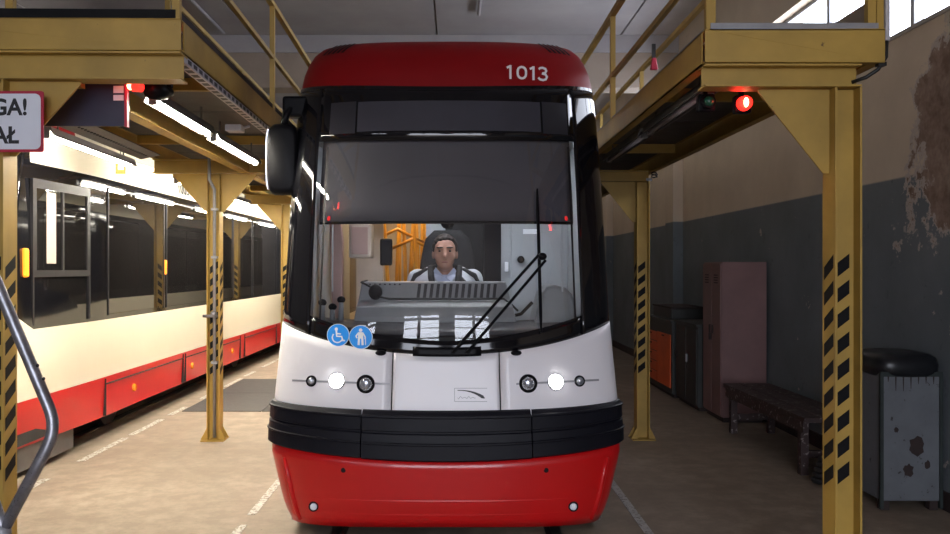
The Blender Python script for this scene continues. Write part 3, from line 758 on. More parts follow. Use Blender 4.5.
# ------------------------------------------------------------------ driver
def remesh(mb, name, vox, smooth_it=4):
    me = mb.mesh(name); o = bpy.data.objects.new(name, me); col.objects.link(o)
    r = o.modifiers.new('r', 'REMESH'); r.mode = 'VOXEL'; r.voxel_size = vox; r.use_smooth_shade = True
    s = o.modifiers.new('s', 'SMOOTH'); s.factor = .5; s.iterations = smooth_it
    dg = bpy.context.evaluated_depsgraph_get(); out = bpy.data.meshes.new_from_object(o.evaluated_get(dg)); out.materials.clear()
    bpy.data.objects.remove(o); return out
def limb(m, pts, rs):
    m.tube(pts, rs, 12)
    for p, r in zip(pts, rs): m.sphere(p, r*1.0, 12, 8)
def driver():
    hx, hy, hz = TX-.015, TY+1.15, 1.155          # seat point
    S = 1.08
    P = thing('person', 'driver in a pale grey jacket with black collar seated at the tram controls', 'person', (hx, hy, hz))
    def w(x, y, z):
        if z > .615: z, x = z-.035, x*1.05       # head sits low on the shoulders
        return (hx+x*S, hy+y*S, hz+z*S)
    def sp(m, c, r, rot=None): m.sphere(w(*c), tuple(q*S for q in (r if isinstance(r, tuple) else (r, r, r))), 18, 12, rot)
    def lb(m, pts, rs): limb(m, [w(*p) for p in pts], [r*S for r in rs])
    # continuous body: torso, limbs, hands, neck, head (leaning a little forward, face tipped down)
    b = MB()
    sp(b, (0, .02, .10), (.15, .11, .11)); sp(b, (0, .0, .26), (.15, .105, .16)); sp(b, (0, -.01, .42), (.165, .105, .14))
    lb(b, [(0, -.02, .50), (0, -.05, .63)], [.066, .058])
    sp(b, (0, -.07, .765), (.077, .098, .088)); sp(b, (0, -.10, .715), (.070, .078, .085)); sp(b, (0, -.125, .655), (.052, .056, .042)); sp(b, (0, -.115, .685), (.066, .06, .05))
    sp(b, (0, -.183, .712), (.015, .022, .019)); lb(b, [(0, -.168, .757), (0, -.184, .715)], [.009, .013])     # nose
    for s in (-1, 1):
        sp(b, (s*.078, -.07, .725), (.010, .022, .034))                       # ear
        sp(b, (s*.030, -.163, .772), (.026, .012, .009))                      # brow ridge
        sp(b, (s*.045, -.140, .705), (.022, .022, .024))                      # cheek
        lb(b, [(s*.17, .0, .50), (s*.235, -.04, .30), (s*.20, -.24, .22)], [.055, .046, .036])
        lb(b, [(s*.20, -.24, .22), (s*.17, -.36, .25)], [.036, .028])
        sp(b, (s*.165, -.41, .255), (.042, .05, .018))
        for k, (dx, ln) in enumerate(((-.033, .060), (-.011, .072), (.011, .068), (.032, .052))):
            x = s*.165+dx; lb(b, [(x, -.44, .257), (x, -.44-ln*.5, .256), (x, -.44-ln*.85, .235)], [.010, .009, .008])
        lb(b, [(s*.165-s*.035, -.395, .253), (s*.165-s*.062, -.425, .248), (s*.165-s*.060, -.455, .240)], [.012, .010, .009])
        lb(b, [(s*.09, .0, .09), (s*.12, -.40, .10), (s*.12, -.36, -.26)], [.085, .06, .045]); lb(b, [(s*.12, -.36, -.27), (s*.12, -.46, -.29)], [.04, .035])
    me = remesh(b, 'body', .0085, 5)
    MB().build('body', 'skin', P, True, me=me)
    for s in (-1, 1):
        MB().sphere(w(s*.031, -.158, .748), (.013*S, .008*S, .0065*S), 10, 7).build('eye', 'eye', P, True)
        MB().sphere(w(s*.032, -.169, .772), (.024*S, .007*S, .0055*S), 10, 7).build('eyebrow', 'hair', P, True)
    MB().sphere(w(0, -.171, .672), (.024*S, .008*S, .006*S), 10, 7).build('mouth', 'lip', P, True)
    h = MB()
    for k in range(150):
        a = random.uniform(0, 2*PI); e = random.uniform(.12, 1.5)
        d = Vector((math.cos(a)*math.cos(e), math.sin(a)*math.cos(e), math.sin(e)))
        if d.y < -.55 and d.z < .62: continue
        c = Vector((0, -.066, .768))+Vector((d.x*.078, d.y*.098, d.z*.092)); sp(h, tuple(c), .012)
    for s in (-1, 1): sp(h, (s*.074, -.075, .765), (.010, .03, .03))
    sp(h, (0, -.055, .785), (.079, .093, .083))
    MB().build('hair', 'hair', P, True, me=remesh(h, 'hair', .007, 3))
    # shirt front and collar
    t = MB(); sp(t, (0, -.03, .42), (.135, .105, .15)); sp(t, (0, -.035, .52), (.085, .075, .06))
    sh = MB().build('shirt', 'shirt', P, True, me=remesh(t, 'shirt', .009, 3))
    for s in (-1, 1):
        q = [w(s*.004, -.135, .535), w(s*.062, -.105, .60), w(s*.085, -.085, .565), w(s*.045, -.14, .50)]
        MB().add(q, [(0, 1, 2, 3)]).build('collar', 'shirt', sh, solid=.006)
    # jacket open at the front
    j = MB()
    for s in (-1, 1):
        sp(j, (s*.105, -.005, .42), (.11, .135, .19)); sp(j, (s*.12, .0, .24), (.10, .13, .17))
        lb(j, [(s*.10, .01, .555), (s*.19, .01, .515), (s*.255, -.04, .30), (s*.215, -.24, .225), (s*.18, -.34, .245)], [.05, .078, .066, .055, .045])
    sp(j, (0, .05, .42), (.17, .09, .19)); sp(j, (0, .05, .22), (.16, .1, .2))
    jo = MB().build('jacket', 'jacket', P, True, me=remesh(j, 'jacket', .010, 4))
    for s in (-1, 1):
        c = MB(); lb(c, [(s*.06, .03, .60), (s*.098, -.05, .595), (s*.095, -.115, .535), (s*.075, -.150, .44), (s*.065, -.155, .34)], [.022, .026, .024, .022, .020])
        MB().build('jacket_collar', 'jacketblack', jo, True, me=remesh(c, 'jacket_collar', .008, 3))
        c = MB(); lb(c, [(s*.13, -.06, .585), (s*.205, -.055, .545), (s*.235, -.06, .49)], [.016, .020, .014])
        if s > 0: lb(c, [(s*.10, -.12, .53), (s*.15, -.135, .47), (s*.17, -.13, .38)], [.02, .026, .02])
        MB().build('shoulder_trim', 'jacketblack', jo, True, me=remesh(c, 'shoulder_trim', .008, 3))
    tr = MB()
    for s in (-1, 1): lb(tr, [(s*.09, .0, .09), (s*.12, -.40, .10), (s*.12, -.36, -.24)], [.098, .074, .06])
    sp(tr, (0, .02, .10), (.17, .125, .12))
    MB().build('trousers', 'trousers', P, True, me=remesh(tr, 'trousers', .012, 3))
driver()

# ------------------------------------------------------------------ yellow work platforms
def h_post(m, x, y, z0, z1, w=.135, b=.15):
    m.box(x-w/2, x-w/2+.011, y-b/2, y+b/2, z0, z1); m.box(x+w/2-.011, x+w/2, y-b/2, y+b/2, z0, z1); m.box(x-w/2+.011, x+w/2-.011, y-.004, y+.004, z0, z1)
def i_beam_x(m, x0, x1, y, z0, z1, b=.11):
    m.box(x0, x1, y-.004, y+.004, z0+.01, z1-.01); m.box(x0, x1, y-b/2, y+b/2, z0, z0+.01); m.box(x0, x1, y-b/2, y+b/2, z1-.01, z1)
def channel_y(m, x, y0, y1, z0, z1, s):
    """C section along y: web at x, flanges towards s"""
    m.box(min(x, x+s*.008), max(x, x+s*.008), y0, y1, z0, z1)
    for z in (z0, z1-.008): m.box(min(x, x+s*.06), max(x, x+s*.06), y0, y1, z, z+.008)
def stripes(m, fn, n, h, w):
    """slanted black bars: fn(u, z) with u in 0..1 across the face"""
    for k in range(n):
        z = k*h; m.add([fn(0, z), fn(1, z+h*.5), fn(1, z+h*.5+w), fn(0, z+w)], [(0, 1, 2, 3)])
def platform(label, loc, inner, outer, postx, posts, y0, y1, zt, zc, rz, toe, midrail, right):
    """all in world metres before the small turn rz; inner = track edge, outer = other edge"""
    R = thing('work_platform', label, 'platform', loc, 'yellow work platforms beside the tram')
    xa, xb = min(inner, outer), max(inner, outer); s = 1 if outer > inner else -1
    fz0, fz1 = zt-.165, zt
    MB().box(xa, xb, y0, y0+.008, fz0, fz1).box(xa, xb, y0, y0+.06, fz0, fz0+.008).box(xa, xb, y0, y0+.06, fz1-.008, fz1).build('end_fascia', 'yellow', R, bevel=.002)
    m = MB(); channel_y(m, inner, y0+.061, y1, fz0, fz1, s); m.build('edge_channel', 'yellow', R)
    m = MB(); channel_y(m, outer, y0+.061, y1, fz0, fz1, -s); m.build('edge_channel', 'yellow', R)
    yy = y0+.07
    while yy < y1:
        MB().box(xa+.065, xb-.065, yy, min(yy+1.23, y1), fz1-.02, fz1-.012).build('deck_plate', 'deck', R)
        if yy > y0+.2 and int((yy-y0)/1.25+.1) % 2 == 1: MB().box(xa+.065, xb-.065, yy-.02, yy+.02, fz0+.06, fz1-.022).build('joist', 'yellow', R)
        yy += 1.25
    for k, py in enumerate(posts):
        hp = MB(); h_post(hp, postx, py, .012, zc-.005); po = hp.build('post', 'yellow', R, bevel=.0015)
        bp = MB().box(postx-.12, postx+.12, py-.12, py+.12, 0, .012)
        for q in (-1, 1): bp.prism([(postx+q*.068, .012), (postx+q*.13, .012), (postx+q*.068, .13)], 'y', py-.07, py-.06); bp.prism([(postx+q*.068, .012), (postx+q*.13, .012), (postx+q*.068, .13)], 'y', py+.06, py+.07)
        bp.build('base_plate', 'yellow', po)
        cb = MB(); i_beam_x(cb, min(inner+s*.005, outer if not right else postx+.07), max(inner+s*.005, outer if not right else postx+.07), py, zc, fz0-.004, .13)
        cb.build('cross_beam', 'yellow', R)
        for q in ((-1, 1) if not right else (-1,)):
            g = MB(); a = postx+q*.068
            L, H = (.36, .43) if right else (.37, .40)
            g.prism([(a, zc-.004), (a+q*L, zc-.004), (a+q*L, zc-.018), (a+q*.03, zc-H), (a, zc-H)], 'y', py-.006, py+.006); g.build('gusset', 'yellow', R)
        # hazard bars on the web and on the flange that faces the track
        z0 = .68; n = 9; hh = .132
        fx = postx+(-1 if right else 1)*.0685
        m = MB(); stripes(m, lambda u, z: (fx, py+(.055-.11*u)*(1 if right else -1), z0+z), n, hh, .068); m.build('hazard_marking', 'hazard', po)
        m = MB(); stripes(m, lambda u, z: (postx-.050+.085*u, py-.0055, z0+z), n, hh, .072); m.build('hazard_marking', 'hazard', po)
    # guard rails
    for ex, sy, ztop, zm in ((inner+s*.03, 0, midrail[0], midrail[1]), (midrail[2], 0, midrail[3], None)):
        ys = [y0+.03+2.62*k for k in range(int((y1-y0)/2.62)+1)]
        for y in ys: MB().box(ex-.02, ex+.02, y-.02, y+.02, fz1, ztop-.02).build('rail_post', 'yellow', R)
        MB().box(ex-.022, ex+.022, y0+.01, ys[-1]+.02, ztop-.02, ztop+.02).build('guard_rail', 'yellow', R)
        if zm: MB().box(ex-.016, ex+.016, y0+.01, ys[-1]+.02, zm-.016, zm+.016).build('guard_rail', 'yellow', R)
        MB().box(ex-.006, ex+.006, y0+.06, ys[-1], fz1, fz1+(toe if zm is None or not right else .03)).build('toe_board', 'rust' if not right else ('girder' if zm is None else 'greymetal'), R)
    ob = xb if right else xb
    MB().box(xa+.03, xb-.03, y0+.004, y0+.012, fz1, fz1+(.032 if right else .05)).build('toe_board', 'greymetal' if right else 'hazard', R)
    xm = midrail[2]
    lo, hi = min(inner+s*.03, xm), max(inner+s*.03, xm)
    for z in ((midrail[0], midrail[1])): MB().box(lo, hi, y0+.01, y0+.05, z-.02, z+.02).build('guard_rail', 'yellow', R)
    R.rotation_euler = (0, 0, rz)
    return R
pl_r = platform('yellow steel platform near the bare wall with a red signal light under it', (1.25, 4.25, 0), 1.25, 2.15, 1.972, (4.33, 8.97, 13.5, 18.1), 4.25, 24.0, 2.995, 2.712, 0, .15, (3.86, 3.36, 2.09, 4.02), True)
pl_l = platform('yellow steel platform over the lit side of the parked cream tram', (-1.435, 4.45, 0), -1.435, -3.05, -2.42, (4.52, 8.95, 13.2, 17.4), 4.45, 20.0, 3.105, 2.79, math.radians(1.3), .06, (4.0, 3.56, -2.33, 4.06), False)
def lw(x, y, z):
    """world point of something fixed to the slightly turned left platform"""
    a = math.radians(1.3); dx, dy = x+1.435, y-4.45
    return Vector((-1.435+dx*math.cos(a)-dy*math.sin(a), 4.45+dx*math.sin(a)+dy*math.cos(a), z))
# long beam under the left deck
bm_ = MB().box(-2.16, -2.06, 4.6, 20, 2.80, 2.93).build('long_beam', 'yellow', None); bm_.parent = pl_l
bm_.matrix_parent_inverse = Matrix.Translation((-1.435, 4.45, 0)).inverted()

# ------------------------------------------------------------------ lamps
def lamp(label, p0, p1, lit=True, group='fluorescent lamps under the platforms', r=.019, reflector=False, drop=.05, hood=True):
    p0, p1 = Vector(p0), Vector(p1); d = (p1-p0); L = d.length; yaw = math.atan2(-d.x, d.y)
    o = thing('fluorescent_lamp', label, 'lamp', p0, group, local=True)
    MB().tube([(0, .03, 0), (0, L-.03, 0)], r, 12).build('tube', 'tube' if lit else 'tubeoff', o, True)
    h = MB().prism(([(-.055, -.008), (-.048, -.008), (-.03, .032)] if hood else [(-.034, .034)])+[(.03, .034), (.048, -.008), (.055, -.008), (.034, .055), (-.034, .055)], 'y', 0, L).build('housing', 'lamphouse', o)
    for y in (.2, L-.2): MB().box(-.006, .006, y-.006, y+.006, .06, .06+drop).build('hanger', 'lamphouse', o)
    for y in (0, L-.03): MB().box(-.022, .022, y, y+.03, -.022, .036).build('lamp_holder', 'lamphouse', o)
    if reflector:
        MB().prism([(.04, .075), (.22, .115), (.22, .123), (.04, .083)], 'y', .02, L+.15).build('reflector', 'lamphouse', o)
        for k in range(int(L/.06)):
            MB().disc((.135, .06+.06*k, .093), (-.2, 0, 1), .011, .011, -.006, .0, 6).build('perforation', 'ink', o)
    o.rotation_euler = (0, 0, yaw)
    del o['_local']
    return o
LZ = 2.78
lamp('lit fluorescent tube right behind the black floodlight', lw(-1.76, 4.98, LZ), lw(-1.76, 6.22, LZ), drop=.10)
lamp('lit fluorescent tube ending beside the tram mirror', lw(-1.78, 6.42, LZ), lw(-1.78, 7.95, LZ), drop=.10)
for k, (ya, yb) in enumerate(((9.2, 10.6), (10.9, 12.3), (13.5, 14.9), (15.2, 16.6))):
    lamp('lit fluorescent tube of the track edge row, %s from the black floodlight' % ('third', 'fourth', 'fifth', 'last')[k], lw(-1.78, ya, LZ), lw(-1.78, yb, LZ), drop=.10)
lamp('lit fluorescent lamp with perforated reflector under the dark blue panel', at(46, 134.5, 5.95), at(131, 165.5, 7.75), reflector=True, hood=False)
for k, (ya, yb) in enumerate(((9.2, 10.7), (11.0, 12.5), (13.5, 15.0), (15.3, 16.8), (17.8, 19.3))):
    lamp('lit fluorescent tube over the parked tram, %s beyond the perforated lamp' % ('first', 'second', 'third', 'fourth', 'fifth')[k], (-3.02-.01*k, ya, 2.74), (-3.03-.01*k, yb, 2.74), hood=False)
lamp('unlit fluorescent tube along the track edge under the right platform', (1.43, 4.75, 2.80), (1.43, 6.25, 2.80), lit=False, drop=.05)
lamp('unlit fluorescent tube deeper under the right platform', (1.43, 6.4, 2.80), (1.43, 7.9, 2.80), lit=False, drop=.05)

# ------------------------------------------------------------------ signals, signs, cables
def signal(label, loc, red=True):
    x, y, z = loc
    o = thing('signal_light', label, 'signal light', loc)
    MB().box(x-.045, x+.045, y+.02, y+.08, z-.048, z+.048).build('backbox', 'darkplastic', o, bevel=.01)
    MB().disc((x, y+.02, z), (0, -1, 0), .040, .036, 0, .04, 20).build('hood', 'redlamp' if red else 'darkplastic', o)
    MB().sphere((x, y-.02, z), (.013 if red else .028, .02, .026 if red else .028)).build('lens', 'redcore' if red else 'greenlens', o, True)
    MB().box(x-.012, x+.012, y+.05, y+.07, z+.045, z+.14).build('bracket', 'darkplastic', o)
    return o
signal('red lit signal light hanging under the right platform beam', (1.555, 4.56, 2.685))
signal('unlit green signal light next to the lit red one', (1.37, 4.60, 2.70), False)
o = thing('signal_light', 'red lit signal light beside the dark blue panel under the left platform', 'signal light', at(131, 86, 4.72))
p = at(131, 86, 4.72)
MB().sphere(p, (.022, .02, .022)).build('lens', 'redcore', o, True)
MB().disc(p, (1, -.3, -.2), .028, .024, .02, .07, 16).build('hood', 'redlamp', o)
MB().box(p.x+.02, p.x+.06, p.y, p.y+.04, p.z, p.z+.09).build('bracket', 'darkplastic', o)
for a in ((1.50, 4.50, 2.675), tuple(p+Vector((.06, -.08, .03)))):
    l = bpy.data.lights.new('signal_glow', 'POINT'); l.energy = .7; l.color = (1, .03, .02); l.shadow_soft_size = .03
    lo = bpy.data.objects.new('signal_glow', l); col.objects.link(lo); lo.location = a
# black floodlight
p = at(160, 93, 4.85)
o = thing('floodlight', 'small black round floodlight under the left platform edge', 'floodlight', p)
MB().tube([p+Vector((-.02, -.09, 0)), p+Vector((0, -.02, .01)), p+Vector((.02, .08, .02))], [.052, .056, .035], 18).build('housing', 'darkplastic', o, True)
MB().box(p.x-.02, p.x+.07, p.y-.02, p.y+.02, p.z+.03, p.z+.085).build('bracket', 'darkplastic', o, bevel=.006)
# warning sign (KANAL = pit), cut by the picture's edge
def sign():
    d = 4.40
    a = at(43.5, 122, d); cx = a.x-.29; cz = at(0, 121.5, d).z
    o = thing('warning_sign', 'white warning sign with red border and black lettering on the left post', 'sign', (cx, d, cz))
    W, H = .29, .158
    def rr(W, H, r, n=5):
        pts = []
        for sx, sz, a0 in ((1, 1, 0), (-1, 1, PI/2), (-1, -1, PI), (1, -1, 1.5*PI)):
            for k in range(n+1):
                t = a0+PI/2*k/n; pts.append((cx+sx*(W-r)+r*math.cos(t), cz+sz*(H-r)+r*math.sin(t)))
        return pts
    MB().prism(rr(W, H, .012), 'y', d, d+.006).build('sign_plate', 'signred', o)
    MB().prism(rr(W-.014, H-.014, .03), 'y', d-.002, d).build('sign_face', 'signwhite', o)
    for txt, x0, x1, z0, z1 in (('UWAGA!', -.245, .205, .03, .120), ('KANA\u0141', -.215, .165, -.115, -.025)):
        tv, tf = text_polys(txt, 1, .03)
        MB().add([(cx+x0+(x1-x0)*u, d-.0035, cz+z0+(z1-z0)*v) for u, v in tv], tf).build('lettering', 'ink', o)
    MB().box(cx-.02, cx+.02, d+.006, d+.11, cz+.02, cz+.06).build('bracket', 'yellow', o)
sign()
# dark blue panel behind the gusset
p0, p1 = at(38, 126, 4.75), at(127.5, 84, 4.75)
o = thing('display_panel', 'dark blue panel with a red edge and two small white stickers', 'panel', ((p0.x+p1.x)/2, 4.75, p0.z))
MB().box(p0.x, p1.x-.014, 4.75, 4.77, p0.z, p1.z).build('panel_sheet', 'signblue', o)
MB().box(p1.x-.014, p1.x, 4.742, 4.775, p0.z-.005, p1.z+.005).build('panel_edge', 'signred', o)
for y0, y1 in ((86, 93), (95, 100.5)):
    q0, q1 = at(113.5, y1, 4.748), at(123.5, y0, 4.748); MB().box(q0.x, q1.x, 4.746, 4.75, q0.z, q1.z).build('sticker', 'signwhite', o)
for x in (p0.x+.1, p1.x-.1): MB().box(x-.01, x+.01, 4.755, 4.765, p1.z, p1.z+.05).build('hanger', 'darkplastic', o)
# small red and white plate on the lamp line
p = at(120.5, 168.5, 7.8); o = thing('small_notice', 'tiny red and white notice hanging at the lamp end', 'sign', p)
MB().box(p.x-.045, p.x+.045, 7.8, 7.806, p.z-.05, p.z+.05).build('plate', 'orangedoor', o)
MB().box(p.x-.02, p.x+.03, 7.795, 7.80, p.z-.01, p.z+.03).build('patch', 'signwhite', o)
MB().box(p.x-.006, p.x+.006, 7.801, 7.807, p.z+.05, p.z+.20).build('hanger', 'greymetal', o)
# perforated cable channel along the left platform's track edge
o = thing('cable_channel', 'pale perforated cable channel along the left platform edge', 'cable tray', lw(-1.47, 4.55, 2.90))
def lwp(m, x0, x1, y0, y1, z0, z1):
    v = [lw(x, y, z) for z in (z0, z1) for y in (y0, y1) for x in (x0, x1)]
    m.add(v, [(0, 2, 3, 1), (4, 5, 7, 6), (0, 1, 5, 4), (2, 6, 7, 3), (0, 4, 6, 2), (1, 3, 7, 5)]); return m
lwp(MB(), -1.500, -1.442, 4.52, 12, 2.895, 2.936).build('channel', 'cablewhite', o)
for k in range(36):
    y = 4.6+.11*k
    lwp(MB(), -1.4415, -1.440, y, y+.065, 2.905, 2.928).build('slot', 'ink', o)
    lwp(MB(), -1.490, -1.452, y, y+.065, 2.8935, 2.8948).build('slot', 'ink', o)
p = lw(-1.60, 6.35, 2.84); o = thing('junction_box', 'small white junction box under the left platform edge', 'junction box', p)
MB().box(p.x-.06, p.x+.06, p.y-.06, p.y+.06, p.z-.025, p.z+.025).build('box', 'cablewhite', o, bevel=.008)
MB().tube([p+Vector((.05, 0, .0)), p+Vector((.09, .07, .03))], .01, 6).build('cable', 'cablewhite', o)
# conduit with valve on the far left post
fp = lw(-2.42, 8.95, 0)
o = thing('conduit_pipe', 'grey conduit pipe with a valve running down the left post', 'pipe', (fp.x+.01, fp.y-.05, .2))
MB().tube([(fp.x+.01, fp.y-.05, .03), (fp.x+.01, fp.y-.05, 2.62), (fp.x-.03, fp.y-.10, 2.72), (fp.x-.03, fp.y-.10, 2.95)], .017, 8).build('pipe', 'greymetal', o, True)
MB().tube([(fp.x-.10, fp.y-.085, 1.30), (fp.x+.05, fp.y-.085, 1.30)], .016, 8).sphere((fp.x+.01, fp.y-.075, 1.32), .035).build('valve', 'steel', o, True)
for z in (.8, 1.9, 2.4): MB().box(fp.x-.02, fp.x+.04, fp.y-.07, fp.y-.004, z, z+.025).build('clip', 'greymetal', o)
# cable and conduit at the right platform's outer corner
o = thing('hanging_cable', 'black cable sagging from the right platform corner', 'cable', (2.15, 4.3, 2.8))
MB().tube([(2.17, 4.27, 3.0), (2.165, 4.27, 2.86), (2.13, 4.28, 2.80), (2.08, 4.30, 2.765), (2.02, 4.33, 2.745)], .010, 8).build('cable', 'cableblack', o, True)
MB().box(2.125, 2.165, 4.262, 4.30, 2.815, 2.835).build('clamp', 'cableblack', o)
o = thing('white_conduit', 'white conduit on the right platform corner post', 'pipe', (2.168, 4.27, 2.95))
MB().box(2.156, 2.180, 4.255, 4.285, 2.94, 4.0).build('conduit', 'cablewhite', o, bevel=.004)
MB().box(2.150, 2.156, 4.26, 4.28, 2.97, 2.99).build('clip', 'greymetal', o)
# right corner post of the near end rail
m = MB().box(2.115, 2.15, 4.262, 4.30, 2.995, 4.0).build('rail_post', 'yellow', None); m.parent = pl_r; m.matrix_parent_inverse = Matrix.Translation((1.25, 4.25, 0)).inverted()
# cable end and fittings under the far right beam
o = thing('cable_fitting', 'small coiled cable fitting at the far right beam end', 'cable', (2.02, 8.8, 2.72))
MB().tube([(2.06+.03*math.cos(a*.9), 8.78, 2.735+.022*math.sin(a*.9)+.004*a) for a in range(14)], .008, 6).build('coil', 'cableblack', o, True)
MB().box(1.98, 2.04, 8.79, 8.81, 2.70, 2.73).build('clamp', 'greymetal', o)

# red tag hanging on the right platform rail
p = at(653, 60, 8.5); o = thing('fire_tag', 'small dark red object hanging on the right platform rail', 'tag', p)
MB().prism([(p.x-.03, p.z-.10), (p.x+.05, p.z-.10), (p.x+.03, p.z+.02), (p.x-.01, p.z+.02)], 'y', 8.48, 8.52).build('body', 'signred', o, bevel=.01)
MB().box(p.x-.012, p.x+.025, 8.49, 8.51, p.z+.02, p.z+.16).build('strap', 'cableblack', o)

# ------------------------------------------------------------------ bent tube stand, front left
o = thing('tube_stand', 'bent grey steel tube frame standing in the lower left corner', 'handrail', (-1.75, 3.4, 0))
d = 3.4
def bez(pts, n=8):
    out = []
    P = [Vector(p) for p in pts]
    out.append(P[0])
    for i in range(1, len(P)-1):
        a = P[i]+(P[i-1]-P[i]).normalized()*.09; b = P[i]+(P[i+1]-P[i]).normalized()*.09
        for k in range(n+1):
            t = k/n; out.append(a*(1-t)**2+P[i]*2*t*(1-t)+b*t*t)
    out.append(P[-1]); return out
top = at(-12, 262, d); k1 = at(57.5, 428, d); bot = at(9, 528, d)
bot.y -= .05
MB().tube(bez([top+Vector((-.35, .02, .12)), top, k1, bot]), .0235, 14).build('bent_tube', 'steel', o, True)
low = at(-14, 478, d-.05)
leg_end = Vector((bot.x+.10, d-.05, .03))
MB().tube(bez([low+Vector((-.3, 0, .3)), low, bot+Vector((.02, 0, -.03)), leg_end]), .021, 12).build('leg', 'steel', o, True)
MB().tube([bot+Vector((.0, 0, -.0)), Vector((bot.x-.45, d-.05, .03))], .02, 12).build('leg', 'steel', o, True)
MB().sphere(bot, .034).build('joint', 'greymetal', o, True)
for q in (leg_end, Vector((bot.x-.45, d-.05, .03))): MB().disc((q.x, q.y, 0), (0, 0, 1), .035, .03, 0, .035, 12).build('rubber_foot', 'hose', o)
for q in ((40, 365), (46, 378)):
    MB().sphere(at(*q, d)+Vector((0, -.02, 0)), .007, 8, 6).build('rivet', 'ink', o)

# ------------------------------------------------------------------ things along the right wall
def locker():
    x0, x1, y0, y1, h = 3.10, 3.62, 9.87, 10.58, 1.87
    o = thing('locker', 'tall dull pink metal locker against the two-tone wall', 'locker', (x0, y0, 0))
    MB().box(x0, x1, y0, y1, .06, h).build('body', 'locker', o, bevel=.006)
    MB().box(x0+.03, x1-.03, y0+.03, y1-.03, 0, .06).build('plinth', 'rust', o)
    for k in range(2):
        a = y0+.012+k*(y1-y0)/2; dr = MB().box(x0-.016, x0, a, a+(y1-y0)/2-.02, .08, h-.02).build('door', 'locker', o, bevel=.004)
        yh = y0+(y1-y0)/2+(.05 if k else -.06)
        MB().box(x0-.03, x0-.016, yh-.01, yh+.01, 1.02, 1.12).build('handle', 'rust', dr)
        for j in range(4): MB().box(x0-.019, x0-.0155, a+.10, a+.24, 1.62+.03*j, 1.632+.03*j).build('vent_slot', 'rust', dr)
    MB().box(x0-.045, x0-.02, y0+.335, y0+.375, .94, 1.02).build('padlock', 'rust', o, bevel=.005)
locker()
def cabinet(label, x0, x1, y0, y1, h, mat, dmat, drawers):
    o = thing('tool_cabinet', label, 'cabinet', (x0, y0, 0), 'low cabinets along the wall')
    MB().box(x0, x1, y0, y1, .05, h).build('body', mat, o, bevel=.006)
    MB().box(x0+.03, x1, y0+.02, y1-.02, 0, .05).build('plinth', 'rust', o)
    MB().box(x0-.02, x1, y0-.01, y1+.01, h, h+.03).build('top', mat, o)
    if drawers:
        n = 5
        for c in range(2):
            ya = y0+.06+c*(y1-y0-.08)/2; yb = ya+(y1-y0-.08)/2-.02
            for k in range(n if c else 1):
                za = .13+(k*(h-.30)/n if c else 0); zb = za+((h-.30)/n-.012 if c else h-.30)
                dr = MB().box(x0-.016, x0, ya, yb, za, zb).build('drawer' if c else 'door', dmat, o, bevel=.003)
                MB().box(x0-.03, x0-.016, (ya+yb)/2-.05, (ya+yb)/2+.05, zb-.04, zb-.025).build('handle', 'rust', dr)
    else:
        for c in range(2):
            ya = y0+.02+c*(y1-y0)/2; dr = MB().box(x0-.014, x0, ya, ya+(y1-y0)/2-.03, .08, h-.03).build('door', dmat, o, bevel=.003)
            MB().box(x0-.035, x0-.014, ya+(y1-y0)/2-.10, ya+(y1-y0)/2-.07, .58, .68).build('handle', 'greymetal' if not c else 'rust', dr)
cabinet('low dark cabinet with bright orange drawer fronts behind the far right post', 3.0, 3.6, 11.75, 13.35, 1.04, 'greencab', 'orangedoor', True)
cabinet('low dark green cabinet between the orange drawers and the pink locker', 3.04, 3.6, 10.65, 11.65, 1.06, 'greencab', 'greencab', False)
o = thing('storage_box', 'dark box standing on the cabinet with orange drawers', 'box', (3.3, 12.6, 1.07))
MB().box(3.08, 3.55, 12.1, 13.2, 1.07, 1.22).build('box_body', 'greencab', o, bevel=.01)
MB().box(3.07, 3.56, 12.09, 13.21, 1.22, 1.245).build('lid', 'rust', o)

def bench():
    x0, x1, y0, y1, h = 2.98, 3.50, 7.25, 9.45, .52
    o = thing('bench', 'low wooden bench with peeling paint in front of the pink locker', 'bench', (x0, y0, 0))
    for k in range(3):
        a = x0+k*(x1-x0)/3; MB().box(a, a+(x1-x0)/3-.008, y0, y1, h-.045, h).build('plank', 'benchpaint', o, bevel=.005)
    MB().box(x0+.01, x0+.045, y0+.05, y1-.05, h-.14, h-.046).build('apron', 'benchpaint', o)
    MB().box(x1-.045, x1-.01, y0+.05, y1-.05, h-.14, h-.046).build('apron', 'benchpaint', o)
    for y in (y0+.12, y1-.22):
        for x in (x0+.02, x1-.09): MB().box(x, x+.07, y, y+.08, 0, h-.046).build('leg', 'benchpaint', o, bevel=.004)
        MB().box(x0+.03, x1-.03, y+.02, y+.06, .15, .21).build('stretcher', 'benchpaint', o)
bench()
o = thing('hose_coil', 'coiled dark hose lying on the floor at the bench end', 'hose', (3.12, 7.05, 0))
MB().tube([(3.13+(.17-.001*k)*math.cos(k*.45), 7.02+(.14-.0008*k)*math.sin(k*.45), .024+.0031*k) for k in range(68)], .022, 7).build('hose', 'hose', o, True)
MB().tube([(3.13+.17, 7.02, .03), (3.36, 6.93, .025), (3.40, 6.88, .025)], [.024, .026, .026], 8).build('hose_end', 'rust', o, True)

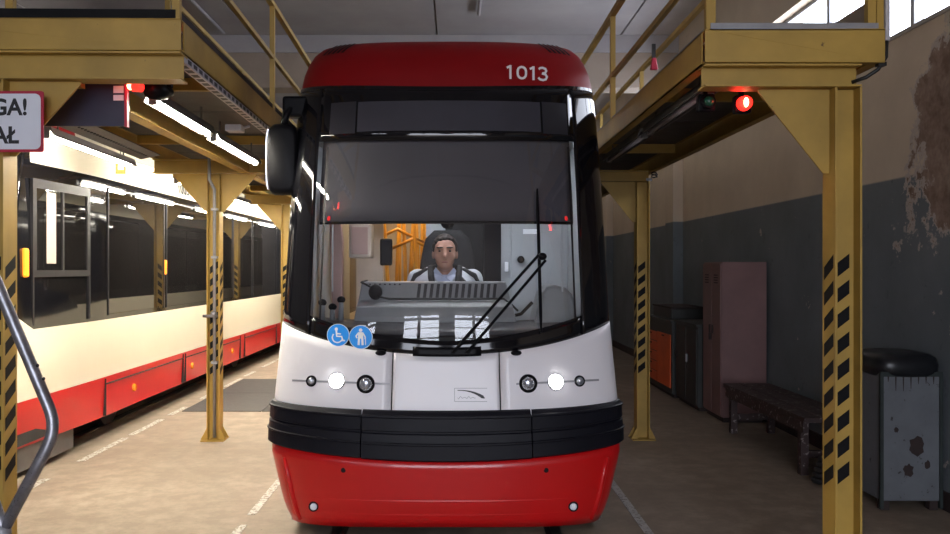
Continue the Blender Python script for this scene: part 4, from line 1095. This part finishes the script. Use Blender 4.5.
def bin_():
    x0, x1, y0, y1, h = 3.16, 3.60, 6.30, 6.82, 1.03
    o = thing('waste_container', 'stained grey metal waste container with a black lid by the wall', 'container', (x0, y0, 0))
    MB().box(x0, x1, y0, y1, .07, h).build('body', 'bin', o, bevel=.012)
    e = MB()
    for x in (x0, x1):
        for y in (y0, y1): e.box(x-.012, x+.012, y-.012, y+.012, .02, h)
    e.build('corner_post', 'bingreen', o)
    MB().box(x0-.008, x1+.008, y0-.010, y0+.004, h-.035, h+.0).build('rim', 'bingreen', o)
    for x in (x0+.01, x1-.07):
        for y in (y0+.02, y1-.08): MB().box(x, x+.06, y, y+.06, 0, .07).build('foot', 'rust', o)
    # lid: a soft padded cover hanging over the rim
    cx, cy = (x0+x1)/2, (y0+y1)/2; vv = []; n = 32
    for k, (z, sc) in enumerate(((h-.03, 1.05), (h-.01, 1.10), (h+.05, 1.12), (h+.10, 1.06), (h+.125, .9), (h+.135, .6))):
        for i in range(n):
            a = 2*PI*i/n; ex = .45
            vv.append((cx+.5*(x1-x0)*sc*math.copysign(abs(math.cos(a))**ex, math.cos(a)), cy+.5*(y1-y0)*sc*math.copysign(abs(math.sin(a))**ex, math.sin(a)), z+.008*math.sin(a*5)*(1 if k < 2 else .3)))
    MB().add(vv, [(r*n+i, r*n+(i+1) % n, (r+1)*n+(i+1) % n, (r+1)*n+i) for r in range(5) for i in range(n)]+[tuple(range(5*n, 6*n)), tuple(range(n))]).build('lid', 'binlid', o, True)
    # rusted-through patches on the front
    for cx_, cz_, r in ((3.42, .47, .075), (3.36, .30, .05), (3.50, .34, .035), (3.27, .60, .022)):
        pts = [(cx_+r*(.7+.5*random.random())*math.cos(2*PI*i/13)*.8, cz_+r*(.7+.5*random.random())*math.sin(2*PI*i/13)) for i in range(13)]
        MB().add([(x, y0-.0035, z) for x, z in pts], [tuple(range(13))]).build('rust_patch', 'rust', o)
    for k in range(7):
        x = x0+.05+.056*k; l = .03+.09*random.random()
        MB().add([(x-.006, y0-.003, h-.035), (x+.006, y0-.003, h-.035), (x+.002, y0-.003, h-.035-l), (x-.002, y0-.003, h-.035-l)], [(0, 1, 2, 3)]).build('drip_stain', 'rust', o)
bin_()
for o_ in bpy.data.objects:
    if '_local' in o_: del o_['_local']
